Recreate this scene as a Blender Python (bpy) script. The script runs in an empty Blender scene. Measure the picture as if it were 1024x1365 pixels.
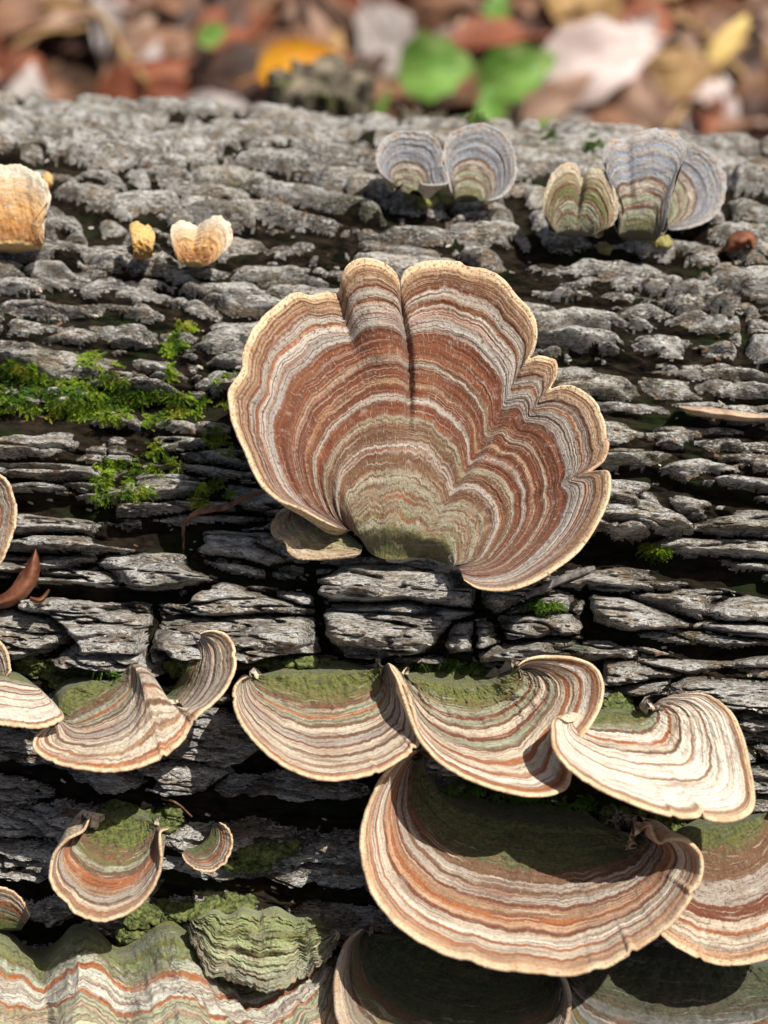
import bpy, math, random
import numpy as np
from mathutils import Matrix, Vector
random.seed(7); rng = np.random.default_rng(7)
sc = bpy.context.scene
COL = sc.collection
# one unit is one centimetre
sc.unit_settings.system = 'METRIC'; sc.unit_settings.scale_length = 0.01

# ------------------------------------------------------------------ camera, light
R = 9.5                                    # log radius, axis along X through the origin
PITCH = math.radians(40); YAW = math.radians(-4); ROLL = math.radians(1.2)
K = 0.000341                               # tangent per photo pixel (1024 x 1365)
DIST = 35.5
fwd = np.array([math.sin(YAW)*math.cos(PITCH), math.cos(YAW)*math.cos(PITCH), -math.sin(PITCH)])
right = np.array([math.cos(YAW), -math.sin(YAW), 0.0])
up = np.cross(right, fwd)
c_, s_ = math.cos(ROLL), math.sin(ROLL)
right, up = right*c_ + up*s_, up*c_ - right*s_
aoff = 261*K
cpos = -(fwd*math.cos(aoff) - up*math.sin(aoff))*DIST
cam_d = bpy.data.cameras.new('camera'); cam = bpy.data.objects.new('camera', cam_d); COL.objects.link(cam)
M = Matrix(((right[0], up[0], -fwd[0], cpos[0]), (right[1], up[1], -fwd[1], cpos[1]), (right[2], up[2], -fwd[2], cpos[2]), (0, 0, 0, 1)))
cam.matrix_world = M
cam_d.lens = 100; cam_d.sensor_fit = 'VERTICAL'; cam_d.sensor_height = 2*100*682.5*K
cam_d.clip_start = 1; cam_d.clip_end = 6000
cam_d.dof.use_dof = True; cam_d.dof.focus_distance = 26.0; cam_d.dof.aperture_fstop = 0.1/0.31
sc.camera = cam

SUN_TO = Vector((0.38, -0.17, 0.90)).normalized()
w = bpy.data.worlds.new('World'); sc.world = w; w.use_nodes = True
nt_ = w.node_tree; nt_.nodes.clear()
sky = nt_.nodes.new('ShaderNodeTexSky'); sky.sky_type = 'NISHITA'; sky.sun_disc = False; sky.dust_density = 3.5; sky.ozone_density = .4
sky.sun_elevation = math.asin(SUN_TO.z); sky.sun_rotation = math.atan2(SUN_TO.x, SUN_TO.y)
bg = nt_.nodes.new('ShaderNodeBackground'); bg.inputs[1].default_value = 0.07
wo = nt_.nodes.new('ShaderNodeOutputWorld')
nt_.links.new(sky.outputs[0], bg.inputs[0]); nt_.links.new(bg.outputs[0], wo.inputs[0])
sd = bpy.data.lights.new('sun', 'SUN'); sd.energy = 5.0; sd.angle = math.radians(0.5); sd.color = (1, 0.955, 0.88)
sun = bpy.data.objects.new('sun', sd); COL.objects.link(sun)
sun.rotation_euler = (-SUN_TO).to_track_quat('-Z', 'Y').to_euler(); sun.location = SUN_TO*80
sc.view_settings.view_transform = 'Standard'; sc.view_settings.look = 'None'
sc.view_settings.gamma = 1; sc.view_settings.use_curve_mapping = False
sc.view_settings.exposure = 0.4

# ------------------------------------------------------------------ helpers
def rays(u, v):
    u = np.asarray(u, float); v = np.asarray(v, float)
    return fwd + right*((u-512)*K)[..., None] - up*((v-682.5)*K)[..., None]   # depth 1 along the view axis
def hit_depth(u, v, rad=R):
    d = rays(u, v); a = d[..., 1]**2 + d[..., 2]**2
    b = cpos[1]*d[..., 1] + cpos[2]*d[..., 2]; c = cpos[1]**2 + cpos[2]**2 - rad*rad
    q = np.maximum(b*b - a*c, 0)
    return (-b - np.sqrt(q))/a
def skyline(u):
    u = np.asarray(u, float); lo = np.full(u.shape, -200.0); hi = np.full(u.shape, 682.0)
    for _ in range(30):
        m = (lo+hi)/2; d = rays(u, m); a = d[..., 1]**2+d[..., 2]**2; b = cpos[1]*d[..., 1]+cpos[2]*d[..., 2]; hit = b*b-a*(cpos[1]**2+cpos[2]**2-R*R) > 0
        hi = np.where(hit, m, hi); lo = np.where(hit, lo, m)
    return hi
def pix(u, v, depth): return cpos + rays(u, v)*np.asarray(depth)[..., None]
def to_xs(u, v):                            # picture point -> (x, arc) on the log; arc 0 on the crest, growing down the near side
    p = pix(u, v, hit_depth(u, v)); return p[..., 0], np.arctan2(-p[..., 1], p[..., 2])*R
_tab = rng.random((256, 256))
def vn(x, y, seed=0):
    x = x + seed*37.17; y = y + seed*91.31
    ix = np.floor(x).astype(int); iy = np.floor(y).astype(int); fx = x-ix; fy = y-iy
    fx = fx*fx*fx*(fx*(fx*6-15)+10); fy = fy*fy*fy*(fy*(fy*6-15)+10)
    a = _tab[ix & 255, iy & 255]; b = _tab[(ix+1) & 255, iy & 255]; c = _tab[ix & 255, (iy+1) & 255]; d = _tab[(ix+1) & 255, (iy+1) & 255]
    return ((a*(1-fx)+b*fx)*(1-fy) + (c*(1-fx)+d*fx)*fy)*2-1
def fbm(x, y, seed=0, o=4, g=0.5):
    r = 0; a = 1; t = 0
    for i in range(o):
        r = r + a*vn(x*2**i, y*2**i, seed+i*3); t += a; a *= g
    return r/t
def sstep(a, b, x):
    t = np.clip((x-a)/(b-a), 0, 1); return t*t*(3-2*t)
def mesh_obj(name, verts, faces, mats, parent=None, uv=None, normals=None, midx=None, off=None, smooth=True, attr=None):
    verts = np.asarray(verts, float)
    if off is None and parent is not None: off = np.array(parent.matrix_world.translation if parent.parent is None else parent.parent.location)
    if parent is not None and parent.parent is None: off = np.array(parent.location)
    if off is not None: verts = verts - off
    me = bpy.data.meshes.new(name)
    faces = np.asarray(faces); nf = len(faces); k = faces.shape[1]
    me.vertices.add(len(verts)); me.vertices.foreach_set('co', verts.astype(np.float32).ravel())
    me.loops.add(nf*k); me.loops.foreach_set('vertex_index', faces.astype(np.int32).ravel())
    me.polygons.add(nf); me.polygons.foreach_set('loop_start', np.arange(0, nf*k, k, dtype=np.int32))
    me.polygons.foreach_set('use_smooth', np.full(nf, smooth))
    if midx is not None: me.polygons.foreach_set('material_index', np.asarray(midx, np.int32))
    for m in (mats if isinstance(mats, (list, tuple)) else [mats]): me.materials.append(m)
    if uv is not None:
        l = me.uv_layers.new(name='UVMap'); l.data.foreach_set('uv', np.asarray(uv, np.float32)[faces.ravel()].ravel())
    if attr is not None:
        for an, av in attr.items():
            a = me.attributes.new(an, 'FLOAT', 'POINT'); a.data.foreach_set('value', np.asarray(av, np.float32))
    me.update(calc_edges=True); me.validate(clean_customdata=False)
    if normals is not None and len(me.vertices) == len(normals):
        me.normals_split_custom_set_from_vertices(np.asarray(normals, np.float32).tolist())
    o = bpy.data.objects.new(name, me); COL.objects.link(o)
    if parent is not None: o.parent = parent
    return o
def tag(o, label=None, cat=None, group=None, kind=None):
    if label: o['label'] = label
    if cat: o['category'] = cat
    if group: o['group'] = group
    if kind: o['kind'] = kind
    return o
def empty(name, loc, label, cat, group=None):
    o = bpy.data.objects.new(name, None); COL.objects.link(o); o.location = loc; o.empty_display_size = .3
    return tag(o, label, cat, group)
def grid_faces(nr, nc, off=0):
    i = np.arange(nr-1)[:, None]*nc + np.arange(nc-1)[None, :] + off; i = i.ravel()
    return np.stack([i, i+1, i+nc+1, i+nc], 1)
def vert_normals(P):
    du = np.gradient(P, axis=0); dv = np.gradient(P, axis=1)
    n = np.cross(du, dv); return n/np.maximum(np.linalg.norm(n, axis=-1, keepdims=True), 1e-9)
def nrm(a): return a/np.maximum(np.linalg.norm(a, axis=-1, keepdims=True), 1e-9)

# ------------------------------------------------------------------ materials
class NT:
    def __init__(s, name):
        s.m = bpy.data.materials.new(name); s.m.use_nodes = True; s.t = s.m.node_tree; s.b = s.t.nodes['Principled BSDF']
    def n(s, ty, **kw):
        nd = s.t.nodes.new('ShaderNode'+ty)
        for k, v in kw.items(): setattr(nd, k, v)
        return nd
    def l(s, a, b): s.t.links.new(a, b)
    def setin(s, sock, v):
        if isinstance(v, bpy.types.NodeSocket): s.l(v, sock)
        else: sock.default_value = v
    def math(s, op, a, b=0.0, c=None, clamp=False):
        nd = s.n('Math', operation=op, use_clamp=clamp); s.setin(nd.inputs[0], a); s.setin(nd.inputs[1], b)
        if c is not None: s.setin(nd.inputs[2], c)
        return nd.outputs[0]
    def mapr(s, v, a, b, c=0.0, d=1.0, smooth=True):
        nd = s.n('MapRange', interpolation_type='SMOOTHSTEP' if smooth else 'LINEAR'); s.setin(nd.inputs[0], v)
        for i, q in zip((1, 2, 3, 4), (a, b, c, d)): nd.inputs[i].default_value = q
        return nd.outputs[0]
    def noise(s, vec, scale, detail=3, rough=.55, dist=0.0):
        nd = s.n('TexNoise'); s.l(vec, nd.inputs['Vector']); nd.inputs['Scale'].default_value = scale
        nd.inputs['Detail'].default_value = detail; nd.inputs['Roughness'].default_value = rough; nd.inputs['Distortion'].default_value = dist
        return nd.outputs['Fac']
    def mix(s, f, a, b, blend='MIX'):
        nd = s.n('Mix', data_type='RGBA', blend_type=blend, clamp_factor=True)
        s.setin(nd.inputs[0], f)
        for sk, v in ((nd.inputs[6], a), (nd.inputs[7], b)):
            if isinstance(v, bpy.types.NodeSocket): s.l(v, sk)
            else: sk.default_value = (*v[:3], 1)
        return nd.outputs[2]
    def comb(s, x, y, z=0.0):
        nd = s.n('CombineXYZ'); s.setin(nd.inputs[0], x); s.setin(nd.inputs[1], y); s.setin(nd.inputs[2], z); return nd.outputs[0]
    def bump(s, h, strength, dist):
        nd = s.n('Bump'); nd.inputs['Strength'].default_value = strength; nd.inputs['Distance'].default_value = dist; s.l(h, nd.inputs['Height'])
        s.l(nd.outputs[0], s.b.inputs['Normal']); return nd
    def obj(s): return s.n('TexCoord').outputs['Object']
    def mapping(s, vec, scale, loc=(0, 0, 0)):
        nd = s.n('Mapping'); s.l(vec, nd.inputs[0]); nd.inputs['Scale'].default_value = scale; nd.inputs['Location'].default_value = loc; return nd.outputs[0]
    def done(s, col, rough=.85, spec=.25):
        s.setin(s.b.inputs['Base Color'], col if isinstance(col, bpy.types.NodeSocket) else (*col, 1)); s.setin(s.b.inputs['Roughness'], rough)
        s.b.inputs['Specular IOR Level'].default_value = spec; return s.m

def bark_material():
    T = NT('weathered_bark'); o = T.obj(); g = T.mapping(o, (1, 1.7, 1.7))
    big = T.noise(T.mapping(o, (.6, 1.5, 1.5)), .9, 5, .65); mid = T.noise(g, 3.2, 5, .65); fine = T.noise(g, 13, 5, .7, .4); blot = T.noise(g, 7.5, 4, .6, .8)
    col = T.mix(T.mapr(mid, .3, .68), (.34, .31, .265), (.78, .74, .67))
    col = T.mix(T.mapr(big, .46, .58), col, T.mix(T.mapr(mid, .35, .65), (.32, .25, .165), (.70, .61, .48)))
    col = T.mix(T.mapr(blot, .5, .62), col, (.80, .79, .77))                    # pale lichen bloom
    col = T.mix(T.mapr(blot, .42, .34), col, (.07, .058, .042))                # dark pits
    col = T.mix(T.math('MULTIPLY', T.mapr(fine, .44, .34), .8), col, (.03, .027, .022))
    ly = T.n('Attribute', attribute_name='flake_shade').outputs['Fac']
    col = T.mix(T.math('MULTIPLY', T.mapr(ly, .35, .9), .82), col, (.065, .05, .034))   # exposed inner layers, and crack shade put into the colour
    st = T.noise(T.mapping(o, (1.2, 5, 5)), 5.5, 4, .7, .5); col = T.mix(T.math('MULTIPLY', T.mapr(st, .445, .375), .9), col, (.05, .04, .028))
    st2 = T.noise(T.mapping(o, (1.5, 3.5, 3.5), (7, 1, 3)), 12, 3, .7); col = T.mix(T.math('MULTIPLY', T.mapr(st2, .51, .57), .75), col, (.85, .83, .78)); col = T.mix(T.math('MULTIPLY', T.mapr(st2, .41, .36), .85), col, (.07, .055, .04))
    loc_ = T.noise(T.mapping(o, (.8, 2.2, 2.2), (4, 4, 9)), 2.1, 5, .65); col = T.mix(T.math('MULTIPLY', T.mapr(loc_, .49, .40), .62), col, (.11, .085, .055)); col = T.mix(T.math('MULTIPLY', T.mapr(loc_, .54, .64), .5), col, (.82, .79, .72))
    rst = T.noise(T.mapping(o, (1, 2, 2), (2, 8, 4)), 3.2, 4, .6); col = T.mix(T.math('MULTIPLY', T.mapr(rst, .53, .62), .5), col, (.30, .19, .095))
    grn = T.noise(T.mapping(o, (1, 1.4, 1.4), (9, 3, 1)), 1.1, 4, .6)
    col = T.mix(T.math('MULTIPLY', T.mapr(grn, .57, .68), .45), col, (.075, .085, .02))
    v = T.n('TexVoronoi', feature='DISTANCE_TO_EDGE'); T.l(T.mapping(g, (1, 2.2, 2.2)), v.inputs['Vector']); v.inputs['Scale'].default_value = 3.4
    cr = T.mapr(v.outputs['Distance'], 0, .06)
    h = T.math('ADD', T.math('MULTIPLY', fine, .9), T.math('MULTIPLY', blot, .8)); h = T.math('ADD', h, T.math('MULTIPLY', cr, .22)); h = T.math('ADD', h, T.math('MULTIPLY', st, .9))
    T.bump(h, 1.0, .11)
    return T.done(col, .9, .2)
def inner_bark_shade_material():
    T = NT('inner_bark_shade'); o = T.mapping(T.obj(), (1, 2.5, 2.5)); n = T.noise(o, 4, 5, .7); m = T.noise(o, 1.2, 3)
    col = T.mix(T.mapr(n, .35, .7), (.006, .0045, .003), (.028, .02, .012))  # inner bark colour taken near black to paint shade into the cracks
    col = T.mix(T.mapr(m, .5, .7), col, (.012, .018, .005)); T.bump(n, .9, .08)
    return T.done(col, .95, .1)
M_BARK = bark_material(); M_INNER = inner_bark_shade_material()

CREAM = (.68, .50, .31); TAN = (.30, .18, .10); RED = (.135, .036, .013); RUST = (.31, .10, .03); GREY = (.32, .275, .225); PALE = (.51, .43, .32)
BROWN = (.13, .07, .035); OLIVE = (.12, .12, .04); DGREEN = (.055, .07, .025); SAGE = (.25, .26, .175); WHITE = (.68, .60, .485); BLUEG = (.235, .255, .285); DARK = (.05, .035, .022)
PINK = (.46, .27, .15)
def fungus_mat(name, bands, algae=0.0, algae_end=.3, fine=70, seed=0, line=.6, speck=.55, green=(.085, .105, .022), soft=.005, bumpd=.03, rimcol=None, lcol=(.10, .034, .014), palel=.45):
    T = NT(name); tc = T.n('TexCoord'); sp = T.n('SeparateXYZ'); T.l(tc.outputs['UV'], sp.inputs[0]); s, t = sp.outputs[0], sp.outputs[1]
    wob = T.noise(T.comb(T.math('MULTIPLY', s, 2.5), T.math('MULTIPLY', t, 14), seed), 1, 3, .6)
    wob2 = T.noise(T.comb(T.math('MULTIPLY', s, 8), T.math('MULTIPLY', t, 110), seed+5), 1, 3, .7)
    fade = T.mapr(s, .93, 1, 1, .15)
    dlt = T.math('ADD', T.math('MULTIPLY', T.math('SUBTRACT', wob, .5), .07), T.math('MULTIPLY', T.math('SUBTRACT', wob2, .5), .016))
    s2 = T.math('ADD', s, T.math('MULTIPLY', dlt, fade))
    def ramp(bs, prev0):
        rp = T.n('ValToRGB'); el = rp.color_ramp.elements; el.remove(el[1]); el[0].position = 0; el[0].color = (*(prev0 or bs[0][1]), 1)
        prev = bs[0][1] if prev0 is None else prev0; lst = bs if prev0 is not None else bs[1:]
        ends = [q[0] for q in bands]
        for bd_ in lst:
            i = bands.index(bd_); e0 = bands[i-1][0]
            a = el.new(max(e0-soft, 0)); a.color = (*prev, 1); b = el.new(min(e0+soft, 1)); b.color = (*bd_[1], 1); prev = bd_[1]
        T.l(s2, rp.inputs[0]); return rp.outputs[0]
    if len(bands) <= 15: col = ramp(bands, None)
    else:
        col = T.mix(T.math('GREATER_THAN', s2, (bands[12][0]+bands[11][0])/2), ramp(bands[:13], None), ramp(bands[13:], bands[12][1]))
    f1 = T.noise(T.comb(T.math('MULTIPLY', s2, fine), T.math('MULTIPLY', t, 5), seed+11), 1, 2, .5)
    f2 = T.noise(T.comb(T.math('MULTIPLY', s2, fine*.45), T.math('MULTIPLY', t, 3), seed+17), 1, 2, .5)
    f3 = T.noise(T.comb(T.math('MULTIPLY', s2, fine*1.9), T.math('MULTIPLY', t, 9), seed+23), 1, 1, .5)
    notrim = T.mapr(s, .962, .985, 1, .12)
    col = T.mix(T.math('MULTIPLY', T.math('MULTIPLY', T.mapr(f1, .53, .62), line), notrim), col, lcol)
    col = T.mix(T.math('MULTIPLY', T.math('MULTIPLY', T.mapr(f1, .42, .34), palel), notrim), col, (.56, .49, .38))
    col = T.mix(T.math('MULTIPLY', T.math('MULTIPLY', T.mapr(f2, .56, .63), line*.65), notrim), col, tuple(2.4*q for q in lcol))
    col = T.mix(T.math('MULTIPLY', T.math('MULTIPLY', T.mapr(f3, .55, .66), line*.55), notrim), col, (.12, .06, .035))
    patch = T.noise(T.comb(T.math('MULTIPLY', s, 9), T.math('MULTIPLY', t, 11), seed+29), 1, 3, .6); col = T.mix(T.math('MULTIPLY', T.mapr(patch, .50, .72), .38), col, (.20, .11, .06))
    rv = T.noise(T.comb(T.math('MULTIPLY', t, 16), seed, 0), 1, 4, .65); col = T.mix(T.math('MULTIPLY', T.math('MULTIPLY', T.mapr(rv, .47, .62), T.mapr(s, .955, .98)), .65), col, (.42, .24, .12))
    o = tc.outputs['Object']; spn = T.noise(o, 26, 3, .7); sp2 = T.noise(o, 9, 3, .6)
    fib = T.noise(T.comb(T.math('MULTIPLY', s, 40), T.math('MULTIPLY', t, 260), seed), 1, 2, .6)
    col = T.mix(T.math('MULTIPLY', T.mapr(spn, .5, .32), speck), col, (.09, .05, .03))
    col = T.mix(T.math('MULTIPLY', T.mapr(fib, .55, .75), speck*.35), col, (.6, .54, .47))
    col = T.mix(T.math('MULTIPLY', T.mapr(sp2, .55, .75), .18), col, (.65, .58, .5))
    if algae > 0:
        am = T.math('ADD', T.mapr(s, algae_end+.14, algae_end-.12), T.math('MULTIPLY', T.math('SUBTRACT', sp2, .5), 2.2))
        am = T.math('MULTIPLY', T.mapr(am, .25, 1.0), algae)
        gcol = T.mix(T.mapr(T.math('ADD', T.math('MULTIPLY', spn, .45), T.math('MULTIPLY', f1, .55)), .38, .6), (green[0]*.35, green[1]*.4, green[2]*.3), (green[0]*1.7, green[1]*1.6, green[2]*1.7))
        col = T.mix(am, col, gcol)
    h = T.math('ADD', T.math('MULTIPLY', f1, -.7), T.math('MULTIPLY', spn, .6)); h = T.math('ADD', h, T.math('MULTIPLY', fib, .35))
    h = T.math('SUBTRACT', h, T.math('MULTIPLY', f2, .6))
    T.bump(h, .9, bumpd)
    T.b.inputs['Sheen Weight'].default_value = .12; T.b.inputs['Sheen Roughness'].default_value = .5
    return T.done(col, .8, .2)
def pore_mat():
    T = NT('pore_surface'); v = T.n('TexVoronoi'); T.l(T.obj(), v.inputs['Vector']); v.inputs['Scale'].default_value = 22
    col = T.mix(T.mapr(v.outputs['Distance'], .1, .45), (.25, .17, .09), (.62, .52, .38)); T.bump(v.outputs['Distance'], .5, .02); return T.done(col, .8)
M_PORE = pore_mat()

# ------------------------------------------------------------------ the log
# traced bark plates: centre, half length, half height (picture pixels), tilt in degrees (down to the right), rise in cm
PL = [(95,134,52,11,4,.16),(20,147,40,15,2,.16),(85,155,48,11,3,.14),(45,177,50,14,0,.2),(152,182,55,16,3,.2),(230,166,50,12,5,.15),(300,158,48,9,6,.12),(235,190,60,14,4,.17),
(320,178,44,11,5,.15),(40,214,48,11,-4,.2),(120,214,42,11,2,.22),(135,234,34,12,8,.2),(215,212,55,13,3,.2),(300,212,55,13,4,.2),(190,246,55,13,4,.22),(285,238,50,15,5,.2),(380,168,55,10,3,.16),(440,180,55,9,6,.16),
(375,200,70,11,2,.2),(450,215,60,12,12,.2),(300,262,70,14,6,.22),(400,238,62,11,10,.2),(400,262,70,14,14,.18),(90,275,36,20,15,.16),(35,258,40,16,0,.15),(120,310,62,18,8,.17),
(225,292,50,9,4,.16),(320,300,60,13,4,.16),(395,308,62,14,5,.17),(520,320,75,22,5,.17),(560,287,38,11,3,.2),(660,290,60,13,4,.14),(50,330,55,12,2,.14),(45,356,52,12,0,.16),(115,352,50,15,4,.18),(205,332,30,9,8,.18),(205,370,44,10,6,.15),
(250,380,40,12,8,.17),(315,370,38,22,6,.16),(370,345,50,15,5,.14),(410,375,48,12,10,.15),(60,395,55,12,3,.17),(130,392,40,10,2,.13),(45,422,40,11,0,.15),(95,428,36,13,2,.17),(170,425,50,16,0,.15),(240,420,45,14,-4,.14),(300,420,45,22,0,.13),
(20,450,35,12,0,.16),(85,470,62,17,8,.22),(165,490,50,18,8,.22),(235,480,35,18,5,.18),(280,480,42,22,0,.15),(340,450,40,22,0,.12),(15,520,24,10,0,.14),(205,535,28,9,0,.1),
(50,573,75,12,2,.25),(140,578,40,14,0,.22),(225,577,40,13,4,.2),(290,600,42,13,6,.25),(310,622,60,9,8,.28),(60,612,62,13,4,.28),(95,632,60,9,3,.25),(190,640,45,18,3,.16),(215,668,60,10,0,.32),(55,690,60,14,2,.32),(85,715,55,15,2,.34),(30,745,50,12,0,.3),(105,765,42,13,4,.24),
(198,758,58,21,-2,.45),(130,828,74,42,6,.55),(315,800,105,22,4,.42),(320,838,112,25,2,.62),(392,790,45,14,10,.4),(530,775,108,28,1,.55),(530,828,108,33,1,.62),(676,775,45,24,3,.45),(625,838,50,28,0,.52),(712,825,72,20,-1,.55),(725,795,52,16,2,.45),(690,858,85,16,0,.5),
(40,845,55,22,0,.3),(310,690,55,12,5,.12),(330,715,50,16,3,.1),(300,748,40,10,5,.08),(400,750,30,8,0,.1),
(700,235,50,9,4,.14),(700,270,45,10,3,.14),(690,200,50,8,3,.12),(760,190,55,9,3,.13),(770,205,40,8,3,.13),(990,200,50,12,18,.2),(975,245,45,14,15,.2),(990,280,50,16,10,.17),
(760,335,120,17,6,.22),(870,355,120,15,5,.2),(720,330,60,16,3,.2),(1005,345,32,22,8,.2),(800,365,110,9,6,.17),(930,378,66,13,5,.22),(760,402,75,22,5,.22),(850,395,62,13,4,.17),(800,438,65,22,5,.26),(880,440,75,20,3,.2),(940,405,60,12,4,.18),(950,445,50,16,3,.18),(1015,440,26,22,0,.2),
(770,485,45,13,5,.14),(825,500,48,18,5,.18),(885,500,48,19,3,.18),(960,480,70,15,3,.22),(980,500,60,12,2,.2),(850,525,55,9,4,.12),(970,527,65,13,3,.2),(840,560,50,18,5,.2),(895,565,55,21,5,.22),(960,575,60,14,5,.22),(1010,590,40,12,5,.2),(850,595,60,15,-2,.24),(920,605,40,16,5,.2),(835,612,40,5,0,.12),(990,625,50,13,10,.25),(1015,648,40,12,10,.24),
(855,668,68,27,8,.42),(930,665,40,20,10,.36),(985,682,55,20,3,.36),(970,712,60,16,3,.26),(1000,738,60,10,3,.18),(845,770,62,16,4,.36),(840,805,62,20,3,.38),(905,790,48,24,4,.3),(985,800,45,16,4,.22),(1000,830,42,12,5,.2),(740,758,40,8,-12,.25),
(800,868,40,14,5,.25),(845,895,40,20,15,.3),(920,880,70,13,3,.15),(1000,880,40,16,0,.15),(960,925,90,16,2,.4),(870,915,30,20,10,.35),(1015,958,30,12,0,.2),
(240,985,50,28,0,.2),(150,1045,55,14,0,.25),(230,1045,42,26,8,.25),(60,1098,50,15,3,.3),(40,1050,60,12,0,.1),(20,1000,50,18,0,.15),(350,1060,60,14,0,.12),(360,1130,70,18,0,.15),(430,1140,55,22,5,.15),(40,1150,45,18,0,.12),(30,1130,40,7,0,.12),(270,1180,60,12,0,.1),(440,1180,60,14,3,.12),(90,980,40,12,0,.1)]
CR = [([(-10,163),(60,168),(120,166)],3,.2),([(90,200),(170,206),(255,213)],3,.2),([(140,233),(240,238),(335,236)],3.5,.25),([(195,187),(270,191),(335,198)],3,.2),([(-10,229),(45,222),(95,223)],4,.25),([(120,168),(190,166),(240,174),(300,172)],2.5,.2),([(520,305),(590,309),(640,304)],3,.2),([(335,352),(400,350),(440,356)],3,.2),([(110,343),(220,347),(300,352)],3,.2),([(-10,345),(90,340)],3,.2),([(350,300),(420,312),(465,316)],3,.2),([(690,222),(735,226),(770,222)],4,.25),([(960,212),(1000,228),(1040,245)],5,.3),([(968,232),(985,285)],4,.25),([(690,300),(760,320),(850,332),(930,347)],4,.3),([(905,318),(970,330),(1040,322)],4,.25),([(860,360),(930,366),(990,372)],3,.25),([(740,415),(800,420),(840,412)],3,.2),([(850,470),(920,478),(960,470),(1030,480)],4,.25),([(700,400),(760,384)],3,.2),([(840,590),(900,586),(960,596)],3,.2),([(225,405),(235,440),(228,470)],2.5,.2),([(40,410),(110,408),(170,402)],3,.2),([(-20,196),(60,192),(120,199),(165,197)],5,.2),([(70,238),(110,256),(132,286),(200,277),(270,282),(345,290)],8,.3),([(335,181),(400,189),(450,199),(505,207)],5,.2),([(335,216),(400,219),(440,231),(500,243),(525,262)],6,.25),([(395,250),(450,271),(530,277)],8,.25),
([(340,277),(440,291)],4,.15),([(466,288),(468,334)],3,.15),([(340,327),(440,325)],2.5,.12),([(610,318),(640,346),(700,356),(790,388)],8,.3),([(690,238),(705,285),(728,318)],7,.25),([(700,436),(760,452),(848,466)],9,.35),([(845,419),(920,425),(985,440)],4,.2),([(985,385),(1000,420),(990,462)],5,.25),([(855,378),(1000,397)],4,.2),
([(800,534),(860,541),(960,546),(1040,552)],4,.2),([(800,612),(880,616),(960,641),(1040,660)],9,.45),([(780,716),(850,722),(930,745),(1040,768)],17,.5),([(790,842),(860,852),(930,862),(1040,868)],9,.4),([(785,775),(792,840)],6,.4),([(-20,548),(100,535),(160,522),(240,532),(330,512)],13,.3),([(-20,372),(60,379),(100,373)],4,.15),([(40,444),(120,443),(230,447)],5,.2),([(130,400),(180,378),(280,405)],3,.12),
([(10,655),(60,664),(135,668)],12,.4),([(132,705),(250,708)],17,.45),([(250,695),(350,690)],6,.3),([(-20,785),(60,787),(140,790),(235,792),(262,772)],8,.45),([(250,738),(300,755),(420,768)],7,.35),([(196,795),(202,872)],5,.45),([(412,745),(436,868)],6,.5),([(-20,900),(80,892),(200,900),(320,893),(430,893),(640,893),(800,890)],10,.4),
([(-20,1030),(140,1070),(260,1078),(500,1095)],14,.3),([(-20,1210),(200,1200),(480,1210)],18,.3),([(135,560),(133,640),(130,700)],3,.2),([(176,560),(176,640)],2,.15),([(628,760),(632,868)],2.5,.25)]
def nonuni(a0, a, b, b1, fine, coarse):
    L = [a]
    while L[0] > a0: L.insert(0, max(L[0]-min(coarse, fine+(a-L[0])*.12), a0))
    L += list(np.arange(a+fine, b, fine))
    while L[-1] < b1: L.append(min(L[-1]+min(coarse, fine+(L[-1]-b)*.12), b1))
    return np.array(L)
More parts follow.
